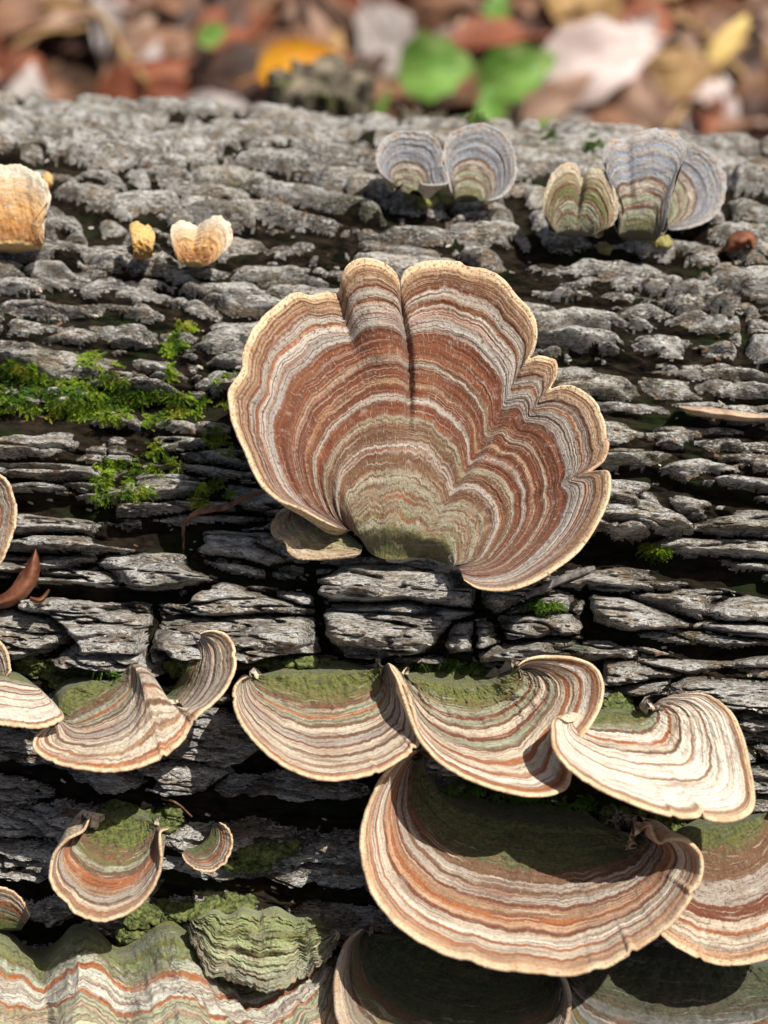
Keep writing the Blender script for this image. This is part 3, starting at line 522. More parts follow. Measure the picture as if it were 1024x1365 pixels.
bracket('bracket_fungus', 'olive-brown two-lobed fan with a notch in its top, left in the right-hand trio', FM['olive'], [(745,312),(762,317),(785,315)], [(738,308,.2),(725,288,.3),(726,258,.3),(738,230,.3),(755,218,.3),(770,222,.25),(777,232,.2),(786,224,.25),(803,228,.3),(816,246,.35),(824,275,.4),(818,298,.4),(800,310,.35)], ns=60, nt=140, th=.1, the=.05, bulge=.12, seed=6, group=G_TOP, pleats=[(777,232,.04,10,-.12)], scallop=2, smooth=.02)
bracket('bracket_fungus', 'tallest grey fan of the right-hand trio, white frilled top and brown foot', FM['grey'], [(826,316),(850,321),(876,320)], [(824,300,.2),(822,270,.25),(812,240,.3),(804,212,.3),(812,190,.3),(835,182,.3),(860,174,.3),(885,175,.3),(905,182,.3),(913,198,.35),(905,222,.4),(898,250,.4),(892,280,.4),(884,306,.35)], ns=70, nt=150, th=.1, the=.055, bulge=.1, seed=7, group=G_TOP, pleats=[(835,182,.03,4,-.05)], scallop=2.5, smooth=.02)
bracket('bracket_fungus', 'rightmost grey fan, half hidden behind the tallest of the trio', FM['grey'], [(872,262,-.2),(878,280,-.1),(884,298,-.1)], [(890,215,-.25),(905,200,-.2),(918,192,-.15),(938,197,-.1),(955,213,-.05),(966,240,0),(964,268,.05),(948,290,.1),(920,302,.15),(893,306,.15)], ns=60, nt=130, th=.1, the=.05, bulge=-.08, seed=8, group=G_TOP, scallop=2)
# orange ones
bracket('bracket_fungus', 'largest orange fungus with white rim, cut by the left edge', FM['orange'], [(-20,334),(20,337),(54,333)], [(-52,300,.2),(-48,255,.3),(-25,230,.35),(5,222,.35),(30,224,.35),(52,236,.4),(66,256,.4),(66,275,.4),(56,292,.35),(60,315,.3)], ns=60, nt=130, th=.14, the=.09, bulge=.1, seed=9, group=G_OR, ridge=.004, scallop=3, lumps=.02, wave=.08)
bracket('bracket_fungus', 'stubby yellow fungus between the two orange ones, no rim', FM['yellow'], [(178,344),(190,347),(203,343)], [(178,335,.15),(174,318,.2),(173,302,.2),(182,295,.2),(192,301,.2),(200,302,.2),(207,316,.2),(203,334,.15)], ns=40, nt=80, th=.16, the=.1, bulge=.15, seed=10, group=G_OR, ridge=.004, lumps=.05, scallop=1.5)
bracket('bracket_fungus', 'heart-shaped orange fungus with white rim and dark centre', FM['orange'], [(242,352),(254,356),(270,356)], [(234,342,.2),(228,322,.25),(230,303,.25),(243,295,.25),(256,298,.2),(264,300,.2),(276,293,.25),(292,290,.3),(305,300,.3),(309,316,.3),(300,335,.3),(285,350,.25)], ns=50, nt=120, th=.14, the=.09, bulge=.08, seed=11, group=G_OR, ridge=.006, pleats=[(264,304,.05,3,-.06)], scallop=2.5, lumps=.02)
bracket('bracket_fungus', 'tiny yellow knob just right of the largest orange fungus', FM['yellow'], [(58,250),(64,252),(69,249)], [(57,244,.1),(56,235,.12),(62,229,.12),(69,233,.12),(71,244,.1)], ns=24, nt=40, th=.1, the=.07, bulge=.08, seed=12, group=G_OR, ridge=.003)
bracket('bracket_fungus', 'grey cap with thick cream rim cut by the left edge halfway up', FM['side'], [(-70,650),(-72,690),(-70,740)], [(-60,630,.3),(-25,628,.5),(0,636,.6),(12,652,.6),(19,680,.6),(16,705,.6),(8,730,.6),(-8,755,.5),(-50,765,.3)], ns=60, nt=120, th=.12, the=.07, bulge=-.1, seed=13)
# middle row
bracket('bracket_fungus', 'pale flat fungus in the middle row, cut by the left edge', FM['white'], [(-70,888,.0),(-20,885,.0),(20,895,.0),(50,915,.1)], [(-90,930,.9),(-60,955,1.1),(-20,962,1.2),(20,965,1.2),(55,967,1.2),(80,958,1.1),(84,952,1.0),(76,940,.8),(62,926,.5)], ns=70, nt=160, th=.14, the=.08, bulge=.15, seed=14, group=G_ROW, anchor=(0,900))
bracket('bracket_fungus', 'small striped lobe peeping in at the left edge above the pale flat one', FM['row'], [(-40,880),(-30,900),(-10,905)], [(-45,855,.2),(-20,845,.3),(0,858,.4),(9,875,.4),(11,895,.4),(2,905,.3)], ns=40, nt=80, th=.1, the=.06, seed=15, group=G_ROW)
bracket('bracket_fungus', 'double wave fungus at left of the middle row, two humps and green hollows', FM['row'], [(88,962,.1),(72,935,.0),(82,910,.0),(110,902,.0),(145,905,.0),(172,893,.05),(192,893,.15),(206,915,-.3),(215,926,-.45),(232,912,-.3),(246,890,.1),(258,868,.15)],
  [(78,966,.5),(62,972,.8),(48,985,1.0),(50,1000,1.15),(72,1013,1.25),(105,1022,1.35),(140,1026,1.35),(175,1023,1.3),(205,1013,1.25),(230,998,1.2),(248,978,1.1),(262,952,1.1),(282,936,1.1),(300,915,1.05),(311,890,.95),(311,868,.85),(302,850,.7),(284,842,.6),(266,846,.45)], ns=120, nt=320, th=.16, the=.07, bulge=-.1, seed=16, group=G_ROW, anchor=(150,905),
  mids=(.62, [(74,955),(88,965),(105,975),(125,978),(150,973),(172,960),(190,935),(190,900),(184,882),(198,884),(210,905),(216,935),(228,948),(246,940),(262,918),(272,890),(274,868),(268,850)], .8), pleats=[(252,965,.02,4,-.1)], lumps=.05)
bracket('bracket_fungus', 'bowl-shaped striped fungus left of centre in the middle row', FM['row'], [(342,904,.1),(352,896,.0),(380,884,-.05),(420,880,-.05),(460,882,.0),(490,888,.1),(508,890,.25)],
  [(330,902,.45),(318,912,.65),(314,932,.85),(322,958,1.05),(340,984,1.2),(362,1006,1.35),(390,1024,1.45),(425,1035,1.5),(460,1036,1.5),(495,1029,1.4),(525,1015,1.3),(548,997,1.15),(556,984,1.05),(550,952,.9),(541,925,.75),(530,900,.6),(517,884,.5)], ns=110, nt=280, th=.16, the=.075, bulge=-.3, seed=17, group=G_ROW, anchor=(430,885), lumps=.05, pw=.85)
bracket('bracket_fungus', 'widest striped fungus of the middle row, its right end curling into a red lobe', FM['row2'], [(536,898,.1),(560,896,-.05),(600,898,-.1),(635,902,-.1),(655,902,.05),(672,896,.15),(690,890,.3)],
  [(520,886,.5),(532,905,.62),(541,930,.8),(551,960,.95),(562,985,1.1),(582,1008,1.25),(610,1028,1.4),(645,1044,1.5),(685,1055,1.55),(722,1058,1.5),(752,1048,1.3),(762,1020,1.1),(772,985,.95),(788,960,.85),(799,935,.8),(801,910,.7),(790,890,.6),(765,880,.5),(735,878,.45),(708,879,.4),(692,886,.35)], ns=120, nt=340, th=.16, the=.075, bulge=-.25, seed=18, group=G_ROW, anchor=(600,895), lumps=.07, pw=.9, pleats=[(700,880,.02,6,-.08)],
  mids=(.6, [(538,898),(545,925),(560,955),(585,978),(620,988),(660,985),(695,970),(722,945),(728,920),(715,900),(698,892)], .6))
bracket('bracket_fungus', 'white sunlit fungus at the right end of the middle row, notched lower edge', FM['white'], [(772,962,.15),(785,948,.0),(805,938,-.05),(830,940,-.05),(850,950,.0),(864,946,.25)],
  [(756,963,.9),(742,958,1.1),(738,972,1.25),(742,998,1.4),(758,1020,1.5),(785,1040,1.6),(820,1058,1.7),(860,1075,1.75),(900,1086,1.75),(928,1087,1.7),(936,1079,1.65),(944,1089,1.65),(972,1092,1.55),(998,1082,1.4),(1004,1060,1.3),(998,1020,1.1),(988,980,.95),(972,948,.75),(945,928,.6),(912,925,.5),(885,930,.4),(868,942,.35)], ns=110, nt=320, th=.15, the=.075, bulge=.05, seed=19, group=G_ROW, anchor=(820,940), lumps=.03)
# lower ones
bracket('bracket_fungus', 'big tan and rust bowl hanging below the middle row, dark green hollow, curled right corner', FM['big'], [(566,1008,.1),(578,1030,-.1),(610,1050,-.2),(660,1060,-.25),(720,1065,-.25),(770,1075,-.2),(800,1095,-.1),(830,1108,.1),(850,1112,.3)],
  [(556,1000,.2),(535,1010,.4),(512,1038,.6),(494,1075,.85),(485,1110,1.05),(487,1150,1.3),(500,1190,1.55),(528,1226,1.8),(565,1252,2.0),(610,1273,2.15),(660,1286,2.2),(710,1292,2.2),(755,1295,2.15),(800,1288,2.1),(840,1268,2.0),(878,1242,1.85),(908,1210,1.7),(928,1175,1.5),(932,1145,1.35),(918,1127,1.2),(895,1122,1.05),(878,1126,.9),(868,1112,.95),(866,1100,1.05),(858,1102,.9)], ns=150, nt=420, th=.22, the=.085, bulge=-.35, seed=20, anchor=(680,1060), wig=3, lumps=.06, pw=.8, wave=.05, group=G_LOW,
  pleats=[(790,1290,.02,3,-.05)])
bracket('bracket_fungus', 'half hidden grey and red fan behind the right end of the big bowl', FM['side'], [(905,1105,.1),(930,1092,.0),(960,1086,.0),(990,1084,.0),(1020,1084,.0)],
  [(880,1130,.2),(868,1165,.4),(866,1200,.7),(876,1235,.9),(900,1258,1.1),(940,1278,1.25),(975,1284,1.3),(1015,1278,1.3),(1055,1258,1.2),(1080,1220,1.0),(1090,1180,.8),(1080,1130,.6),(1055,1095,.4),(1030,1080,.3)], ns=100, nt=240, th=.15, the=.07, bulge=-.1, seed=21, anchor=(960,1086), group=G_LOW)
bracket('bracket_fungus', 'rust and white cup at lower left with a dark green hollow', FM['rust'], [(124,1098,.1),(132,1078,-.1),(160,1068,-.2),(190,1078,-.1),(206,1100,.1)],
  [(121,1088,.35),(113,1108,.5),(92,1120,.6),(74,1140,.75),(69,1162,.9),(72,1182,1.0),(88,1198,1.1),(100,1214,1.2),(120,1222,1.25),(142,1225,1.25),(168,1216,1.15),(190,1200,1.05),(206,1175,.9),(213,1148,.75),(211,1122,.6),(214,1108,.5),(226,1104,.35)], ns=90, nt=220, th=.14, the=.065, bulge=-.2, seed=22, anchor=(160,1075), lumps=.06, pw=.85, scallop=1.5, group=G_LOW)
bracket('bracket_fungus', 'tiny striped crescent right of the rust and white cup', FM['rust'], [(250,1130),(262,1128),(274,1116),(282,1102)], [(243,1138,.3),(252,1151,.4),(268,1159,.5),(286,1158,.5),(301,1146,.5),(308,1127,.45),(305,1109,.4),(292,1096,.3)], ns=50, nt=110, th=.08, the=.05, seed=23, group=G_LOW)
bracket('bracket_fungus', 'small rust-brown fungus cut by the left edge above the wavy shelf', FM['rust'], [(-50,1245),(-10,1245),(28,1240)], [(-60,1215,.2),(-40,1192,.3),(-10,1184,.4),(10,1186,.4),(28,1200,.4),(40,1222,.35)], ns=40, nt=90, th=.1, the=.05, seed=24, group=G_LOW, anchor=(0,1235))
bracket('bracket_fungus', 'broad wavy shelf of green, rust and white ripples filling the bottom left corner', FM['wavy'], [(-90,1228,.1),(-30,1224,.1),(15,1244,.0),(45,1268,.0),(75,1255,.1),(100,1232,.3),(130,1240,.1),(155,1262,.0),(180,1254,.1),(220,1228,.3),(245,1238,.25),(275,1268,.05),(310,1292,.0),(350,1292,.05),(390,1284,.1),(420,1270,.1),(445,1280,.0)],
  [(-120,1455,1.9),(-30,1470,2.0),(30,1450,1.9),(72,1440,1.7),(100,1425,1.95),(140,1445,1.9),(180,1465,1.8),(215,1440,2.0),(250,1445,2.0),(300,1465,1.9),(350,1475,1.9),(395,1465,1.8),(430,1430,1.6),(452,1380,1.3),(458,1335,.9),(455,1300,.5)], ns=140, nt=400, th=.3, the=.1, bulge=.1, seed=25, anchor=(200,1260), lumps=.08, ridge=.035, group=G_LOW, smooth=.02, wig=13, wave=.14,
  pleats=[(72,1440,.012,6,-.18),(215,1440,.03,-10,.15),(140,1445,.03,10,-.08),(300,1465,.02,6,-.06)])
bracket('bracket_fungus', 'pale green algae-coated lobe of rope-like folds at the right end of the wavy shelf', FM['green'], [(262,1224,.3),(285,1212,.2),(305,1219,.2),(325,1208,.1),(345,1214,.1),(368,1208,.1),(392,1220,.1),(415,1218,.2),(440,1236,.3)], [(250,1234,.5),(256,1254,.6),(266,1275,.7),(280,1298,.8),(302,1312,.85),(330,1312,.9),(352,1318,.9),(380,1312,.9),(402,1305,.85),(426,1290,.75),(444,1270,.65),(450,1246,.5)], ns=90, nt=240, th=.2, the=.1, bulge=.12, seed=26, anchor=(350,1225), lumps=.05, ridge=.075, ridgef=12, wig=5, scallop=4, wave=.14, group=G_LOW, pleats=[(302,1312,.05,8,-.1),(402,1305,.05,8,-.12)])
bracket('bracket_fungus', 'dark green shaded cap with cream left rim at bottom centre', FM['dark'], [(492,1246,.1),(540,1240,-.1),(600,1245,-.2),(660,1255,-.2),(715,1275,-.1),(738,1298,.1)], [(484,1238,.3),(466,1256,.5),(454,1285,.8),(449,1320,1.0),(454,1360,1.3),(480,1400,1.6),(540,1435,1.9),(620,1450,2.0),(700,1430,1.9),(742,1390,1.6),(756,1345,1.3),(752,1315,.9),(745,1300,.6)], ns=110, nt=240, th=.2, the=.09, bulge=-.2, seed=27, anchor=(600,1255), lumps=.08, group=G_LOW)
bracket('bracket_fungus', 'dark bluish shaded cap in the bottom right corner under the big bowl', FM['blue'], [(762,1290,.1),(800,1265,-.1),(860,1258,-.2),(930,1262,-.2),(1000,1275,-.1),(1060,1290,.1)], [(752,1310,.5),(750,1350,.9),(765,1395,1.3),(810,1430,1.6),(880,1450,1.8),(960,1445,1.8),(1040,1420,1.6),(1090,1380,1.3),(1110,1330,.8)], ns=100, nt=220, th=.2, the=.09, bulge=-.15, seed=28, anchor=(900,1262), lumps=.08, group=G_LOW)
for o in bpy.data.objects:
    if o.get('group') == '': del o['group']
#@@DETAILS
# ------------------------------------------------------------------ moss, algae, scraps on the bark
def on_bark(u, v):
    x, a = to_xs(np.array([float(u)]), np.array([float(v)])); xs, ss, Vt, nn = SURF
    # walk along the ray until it meets the real relief
    d = rays(u, v); t0 = float(hit_depth(u, v, R+.9)); best = None
    for t in np.arange(t0, t0+4, .02):
        p = cpos + d*t; r = math.hypot(p[1], p[2]); s = math.atan2(-p[1], p[2])*R
        i = min(max(np.searchsorted(ss, s), 0), len(ss)-1); j = min(max(np.searchsorted(xs, p[0]), 0), len(xs)-1)
        q = Vt[i, j]
        if r <= math.hypot(q[1], q[2]): return q.copy(), nn[i, j].copy()
    return pix(u, v, hit_depth(u, v)), np.array([0, -.7, .7])
def col_mat(name, c0, c1, scale=3, rough=.7, bump=.0, trans=0.0, spec=.3, c2=None):
    T = NT(name); n = T.noise(T.obj(), scale, 4, .6); col = T.mix(T.mapr(n, .32, .68), c0, c1)
    if c2: col = T.mix(T.mapr(T.noise(T.mapping(T.obj(), (1, 1, 1), (5, 2, 8)), scale*.45, 4, .6), .52, .66), col, c2)
    if bump: T.bump(n, .8, bump)
    m = T.done(col, rough, spec)
    if trans: 
        tr = T.n('BsdfTranslucent'); T.l(col, tr.inputs[0]) if isinstance(col, bpy.types.NodeSocket) else None
        mx = T.n('MixShader'); mx.inputs[0].default_value = trans; out = T.t.nodes['Material Output']
        T.l(T.b.outputs[0], mx.inputs[1]); T.l(tr.outputs[0], mx.inputs[2]); T.l(mx.outputs[0], out.inputs[0])
    return m
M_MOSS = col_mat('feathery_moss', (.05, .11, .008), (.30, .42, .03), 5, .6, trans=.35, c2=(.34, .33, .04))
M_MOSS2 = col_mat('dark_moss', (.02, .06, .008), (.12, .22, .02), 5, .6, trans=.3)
M_ALG = col_mat('crusty_algae', (.03, .042, .010), (.17, .19, .06), 16, .95, bump=.05, c2=(.06, .085, .03))
def moss_patch(name, label, spots, mat=M_MOSS, group='moss patches on the bark'):
    """spots: (u, v, radius u, radius v, number of shoots)"""
    V = []; F = []; r = random.Random(len(label)*7+len(spots))
    first = None
    for (u, v, ru, rv, n) in spots:
        for _ in range(int(n*2.6)):
            a = r.uniform(0, 6.283); q = r.random()**.6; uu = u+ru*q*math.cos(a); vv = v+rv*q*math.sin(a)
            if vn(np.array(uu*.07), np.array(vv*.09), 5) < -.3: continue
            p, nn_ = on_bark(uu, vv)
            if first is None: first = p.copy()
            L = r.uniform(.05, .15); d = nrm(nn_*r.uniform(.08, .42) + np.array([r.uniform(-1, 1), r.uniform(-.6, .2), r.uniform(-.5, .7)])*.75)
            side = nrm(np.cross(d, np.array([r.uniform(-1, 1), r.uniform(-1, 1), r.uniform(-1, 1)]))); sag = np.array([0, -.3, -1.0])*L*.25; lt = r.uniform(.018, .034)
            m = 7
            for k in range(m):
                f = (k+.5)/m; c = p + d*L*f + sag*f*f
                for sg in (-1, 1, 0):
                    o3 = np.cross(d, side)
                    dirn = nrm(side*sg + d*(.8 if sg else .2) + o3*(r.uniform(-.4, .4) if sg else r.choice([-1, 1]))); tip = c + dirn*lt*(1-.55*f)*1.3; wv = nrm(np.cross(dirn, nn_+.01))*lt*.26; b = len(V)
                    V += [c, (c+tip)/2+wv, tip, (c+tip)/2-wv]; F.append([b, b+1, b+2, b+3])
    o = mesh_obj(name, np.array(V), np.array(F), mat, None, smooth=False); o.data.transform(Matrix.Translation(-Vector(first))); o.location = first
    return tag(o, label, 'moss', group, 'stuff')
moss_patch('moss', 'green feathery moss filling the long crack at the left, below the pale bark', [(25,492,24,14,60),(45,510,26,14,60),(10,535,20,15,30),(75,545,50,12,110),(140,535,50,16,120),(110,515,40,14,40),(190,530,25,12,40),(150,500,18,16,45),(120,478,16,8,30),(140,552,55,8,70)])
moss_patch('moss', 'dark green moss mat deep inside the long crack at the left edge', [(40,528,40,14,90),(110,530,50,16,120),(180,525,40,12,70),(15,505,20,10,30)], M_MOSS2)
moss_patch('moss', 'yellow-green moss strand climbing the bark towards the small heart-shaped fungus', [(248,437,14,7,25),(238,455,13,12,40),(224,470,10,14,35),(226,495,8,14,25)])
moss_patch('moss', 'bright moss tuft at the right end of the long mossy crack', [(240,540,28,18,90),(262,535,14,10,35),(215,550,22,9,40),(200,560,22,8,25)])
moss_patch('moss', 'moss tufts touching the left edge of the largest shell', [(300,518,14,22,60),(316,505,8,14,20),(288,585,14,12,40),(308,590,14,14,25)], M_MOSS)
moss_patch('moss', 'moss draping down the bark between the crack and the dark hollow', [(208,612,9,24,50),(190,618,16,14,25),(145,620,22,10,40),(138,640,12,14,30),(180,648,22,10,30),(165,658,22,7,25),(130,665,8,14,22),(235,620,14,10,20)])
moss_patch('moss', 'small upright moss sprigs left of the thin brown twig', [(265,658,7,16,38),(285,645,12,10,14),(305,655,10,8,12)])
moss_patch('moss', 'tiny isolated green moss cushion in the wide dark crack at the right', [(872,732,15,8,75)])
moss_patch('moss', 'moss specks on the crest beside the tall grey fans', [(790,195,12,10,26),(733,178,10,6,14),(630,160,16,10,26)], M_MOSS2)
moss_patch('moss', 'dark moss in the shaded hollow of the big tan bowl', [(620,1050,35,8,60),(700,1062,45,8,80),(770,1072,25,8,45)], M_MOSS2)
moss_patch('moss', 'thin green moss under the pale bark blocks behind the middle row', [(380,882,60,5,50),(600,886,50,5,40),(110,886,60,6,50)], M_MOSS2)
moss_patch('moss', 'yellowish moss smear on the pale block under the shell foot', [(716,800,16,7,40),(735,798,12,5,16)], M_MOSS2)
def algae(label, lumps, name='algae_crust', mat=M_ALG):
    V = []; F = []; r = random.Random(len(label)); first = None
    nu, nv = 18, 11
    for (u, v, ru, rv, n) in lumps:
        for _ in range(int(n*2.2)):
            a = r.uniform(0, 6.283); q = r.random()**.5; p, nn_ = on_bark(u+ru*q*math.cos(a), v+rv*q*math.sin(a))
            if first is None: first = p.copy()
            sz = r.uniform(.03, .09); b = len(V); sd_ = r.randrange(100)
            th = np.linspace(0, 2*math.pi, nu+1)[None]; ph = np.linspace(-1.5, 1.5, nv)[:, None]
            rr = sz*(1+.5*fbm(th*1.6+sd_, ph*2.0, sd_, 3)+.22*vn(th*5, ph*5, sd_)); rr[:, -1] = rr[:, 0]
            G = np.stack([rr*np.cos(ph)*np.cos(th)*1.3, rr*np.cos(ph)*np.sin(th)*1.0, rr*np.sin(ph)*.75*np.ones_like(th)], -1)+p+nn_*sz*.2
            V += list(G.reshape(-1, 3)); F += list(grid_faces(nv, nu+1, b)[:, ::-1])
    o = mesh_obj(name, np.array(V), np.array(F), mat, None); o.data.transform(Matrix.Translation(-Vector(first))); o.location = first
    return tag(o, label, 'algae', 'algae crusts at the feet of the fungi', 'stuff')
algae('olive algae crust behind the double wave fungus under the pale bark block', [(60,892,26,12,20),(90,905,30,14,22),(40,885,10,8,8),(130,905,50,8,20),(240,885,18,14,12)])
algae('olive algae lumps behind the bowl-shaped striped fungus', [(360,890,20,8,14),(395,885,35,8,22),(450,890,35,8,20),(480,900,20,10,12)])
algae('dark algae crust above the widest striped fungus of the middle row', [(560,896,30,8,16),(610,900,40,8,20)])
algae('algae patch between the widest striped fungus and the white one', [(815,940,20,16,22),(835,955,18,10,12),(800,955,14,10,10)])
algae('green algae in the hollow of the rust and white cup', [(150,1085,22,12,16),(180,1088,20,12,14),(224,1092,12,12,16)])
algae('green algae column under the rust and white cup', [(185,1225,14,20,22),(170,1250,12,12,14),(210,1215,16,12,10),(240,1212,30,8,18),(300,1205,40,8,18)])
algae('olive algae flecks on the dark bark right of the tiny crescent', [(340,1130,22,9,16),(378,1126,18,8,10),(330,1150,30,9,9)])
algae('algae and rotten bits between the big bowl and the fan behind it', [(820,1095,22,14,18),(860,1090,30,10,14),(900,1095,20,10,10)])

def tube(name, pts, rad, mat, label=None, cat=None, parent=None, wig=.0):
    P = []; 
    for p in pts: P.append(p)
    P = np.array(P); n = len(P)*6; t = np.linspace(0, len(P)-1, n); C = catmull3(P, n); rr = np.interp(t, np.arange(len(P)), rad)
    C = C + wig*np.stack([vn(t*2, t*0, 3), vn(t*2, t*0, 4), vn(t*2, t*0, 5)], 1)
    T_ = nrm(np.gradient(C, axis=0)); A = nrm(np.cross(T_, np.array([.1, .3, 1.0]))); B = np.cross(T_, A); th = np.linspace(0, 2*math.pi, 11)
    G = C[:, None]+(A[:, None]*np.cos(th)[None, :, None]+B[:, None]*np.sin(th)[None, :, None])*(rr*(1+.18*vn(t*7, t*0, 8)))[:, None, None]
    o = mesh_obj(name, G.reshape(-1, 3), grid_faces(n, 11), mat, parent)
    if parent is None: o.data.transform(Matrix.Translation(-Vector(P[0]))); o.location = P[0]; tag(o, label, cat)
    return o
def catmull3(P, n):
    q = np.vstack([2*P[0]-P[1], P, 2*P[-1]-P[-2]]); t = np.linspace(0, len(P)-1, n); k = np.minimum(t.astype(int), len(P)-2); f = (t-k)[:, None]; a, b, c, d = q[k], q[k+1], q[k+2], q[k+3]
    return .5*((2*b)+(-a+c)*f+(2*a-5*b+4*c-d)*f*f+(-a+3*b-3*c+d)*f**3)
def above(u, v, h): p, n_ = on_bark(u, v); return p + (cpos-p)/np.linalg.norm(cpos-p)*h
M_TWIG = col_mat('twig_bark', (.06, .03, .018), (.22, .11, .06), 8, .8, bump=.02)
M_GTW = col_mat('grey_twig', (.05, .045, .04), (.2, .18, .16), 8, .9, bump=.02)
M_DRY = col_mat('dry_leaf', (.12, .04, .02), (.30, .12, .06), 4, .6, trans=.2)
tube('twig', [above(244,738,.10), above(243,715,.3), above(250,696,.42), above(266,684,.45), (above(300,674,.4)), above(328,662,.3), above(352,652,.1)], [.012,.02,.028,.038,.036,.03,.02], M_TWIG, 'thin curved brown twig on the bark, its end tucked behind the largest shell', 'twig', wig=.02)
tube('twig', [above(700,790,.1), above(740,776,.3), above(775,762,.25), above(790,758,.1)], [.03,.05,.05,.03], M_GTW, 'short grey twig poking out from under the foot of the shell', 'twig')
tube('dry_stem', [above(215,1066,.1), above(235,1072,.35), above(255,1090,.2)], [.012,.014,.01], M_TWIG, 'hair-thin dry stem above the tiny striped crescent', 'stem')

def leaf_mesh(L, W, curl, fold, seed, nl=12, nw=7, lobes=0.0, tooth=.0, tip=1.0):
    t = np.linspace(0, 1, nl)[:, None]; q = np.linspace(-1, 1, nw)[None]
    prof = np.sin(math.pi*np.clip(t, 0.0, 1)**.8)**.75*(1-.25*t) + .03
    if lobes: prof = prof*(1+lobes*np.sin(t*math.pi*7))
    x = L*(t-.5)*np.ones_like(q) + .05*L*fbm(t*3+q, q*2, seed, 2); y = W*.5*prof*q
    a = curl*(t-.5); z = -curl*L*.5*(t-.5)**2*2 + fold*W*.5*np.abs(q)**1.3*prof + .09*L*fbm(t*2.5+seed, q*1.5, seed, 3)
    return np.stack([x, y, z], -1)
LEAFC = {'brown': ((.10,.045,.022),(.27,.14,.08)), 'dark brown': ((.025,.014,.010),(.09,.045,.03)), 'russet': ((.15,.04,.018),(.30,.10,.045)), 'pinkish tan': ((.20,.11,.07),(.42,.28,.20)), 'pale grey': ((.24,.20,.18),(.50,.44,.41)), 'ochre': ((.25,.14,.05),(.42,.27,.12))}
M_LEAF = {k: col_mat('dead_leaf_'+k.replace(' ', '_'), a, b, .9, .62, bump=.03, trans=.15, spec=.35) for k, (a, b) in LEAFC.items()}
M_GREEN = col_mat('green_leaf', (.12, .28, .04), (.26, .44, .10), .9, .5, trans=.4, c2=(.50, .58, .24)); M_ORANGE = col_mat('orange_leaf', (.62, .25, .015), (.80, .42, .03), 1.2, .5, trans=.3)
M_YEL = col_mat('yellow_leaf', (.55, .38, .12), (.75, .55, .2), 1.2, .6, trans=.2); M_PALE = col_mat('pale_leaf', (.50, .38, .34), (.72, .62, .58), .8, .5, bump=.03, trans=.2)
GZ = -R+.9
def ground_at(u, v, h=0.0):
    d = rays(u, v); t = (GZ+h-cpos[2])/d[2]; return cpos+d*t
def project(p):
    q = np.asarray(p)-cpos; z = q@fwd; return 512+(q@right)/z/K, 682.5-(q@up)/z/K
def make_leaf(name, u, v, h, Lpx, ratio, ang, tilt, curl, fold, mat, seed, label, cat='leaf', group=None, lobes=0.0, stem=True):
    p = ground_at(u, v, h); z = (p-cpos)@fwd; L = Lpx*K*z
    G = leaf_mesh(L, L*ratio, curl, fold, seed, lobes=lobes)
    a = math.radians(ang); tl = math.radians(tilt)
    ex = np.array([1, 0, 0.]); ey = np.array([0, math.cos(tl), math.sin(tl)]); ez = np.cross(ex, ey)
    X = ex*math.cos(a)+ey*math.sin(a); Y = -ex*math.sin(a)+ey*math.cos(a)
    root = empty(name, tuple(p), label, cat, group)
    Q = G[..., :1]*X + G[..., 1:2]*Y + G[..., 2:]*ez + p
    mesh_obj('blade', Q.reshape(-1, 3), grid_faces(*Q.shape[:2]), mat, root)
    c = Q[:, Q.shape[1]//2]; st = [c[0]-(c[1]-c[0])*2.5-ez*.1, c[0]+ez*.02, c[4]+ez*.03, c[8]+ez*.03, c[-1]+ez*.02]
    tube('midrib', st, np.array([.05, .045, .035, .025, .01])*L/3, mat, parent=root)
    return root
make_leaf('leaf', 583, 90, 2.6, 104, .95, 10, 50, .7, .5, M_GREEN, 3, 'broad fresh green leaf on the forest floor, the left one of two', lobes=.1)
make_leaf('leaf', 690, 95, 2.6, 112, .72, 25, 55, .7, .6, M_GREEN, 5, 'broad fresh green leaf on the forest floor, beside the pale dead leaf', lobes=.1)
make_leaf('leaf', 655, 142, 2.2, 62, .7, 100, 50, .2, .2, M_GREEN, 6, 'smaller green leaf hanging just below the two broad green ones')
make_leaf('leaf', 733, 172, 2.2, 46, .6, 5, 45, .2, .2, M_GREEN, 8, 'tiny green leaf low against the log crest, right of the grey fans')
make_leaf('leaf', 284, 46, 2.2, 42, .8, 30, 50, .2, .2, M_GREEN, 9, 'tiny dark green leaf among brown litter at upper left')
make_leaf('leaf', 510, 140, 2.4, 55, .22, 70, 60, .3, .2, M_GREEN, 11, 'narrow green blade just right of the mossy stump')
make_leaf('leaf', 662, 16, 1.0, 80, .5, 80, 50, .3, .2, M_GREEN, 12, 'green leaf at the top edge above the two broad green ones')
make_leaf('leaf', 396, 84, 2.4, 112, .62, 20, 45, .3, .3, M_ORANGE, 14, 'bright orange-yellow fallen leaf behind the mossy stump')
make_leaf('leaf', 800, 80, 2.6, 200, .6, 30, 40, .7, .4, M_PALE, 16, 'largest pale pinkish-white curled dead leaf on the forest floor', lobes=.08)
make_leaf('leaf', 745, 130, 2.3, 120, .45, 40, 45, .5, .4, M_LEAF['pinkish tan'], 17, 'long tan leaf tip drooping beneath the largest pale leaf')
make_leaf('leaf', 972, 55, 2.3, 95, .4, 60, 45, .4, .3, M_YEL, 19, 'yellow fallen leaf at the upper right')
make_leaf('leaf', 870, 150, .8, 130, .5, 5, 40, .3, .3, M_LEAF['pinkish tan'], 22, 'wide pinkish leaf low behind the tallest grey fan')
make_leaf('leaf', 950, 150, .8, 110, .7, 80, 45, .4, .3, M_PALE, 23, 'pale upright leaf behind the rightmost grey fan')
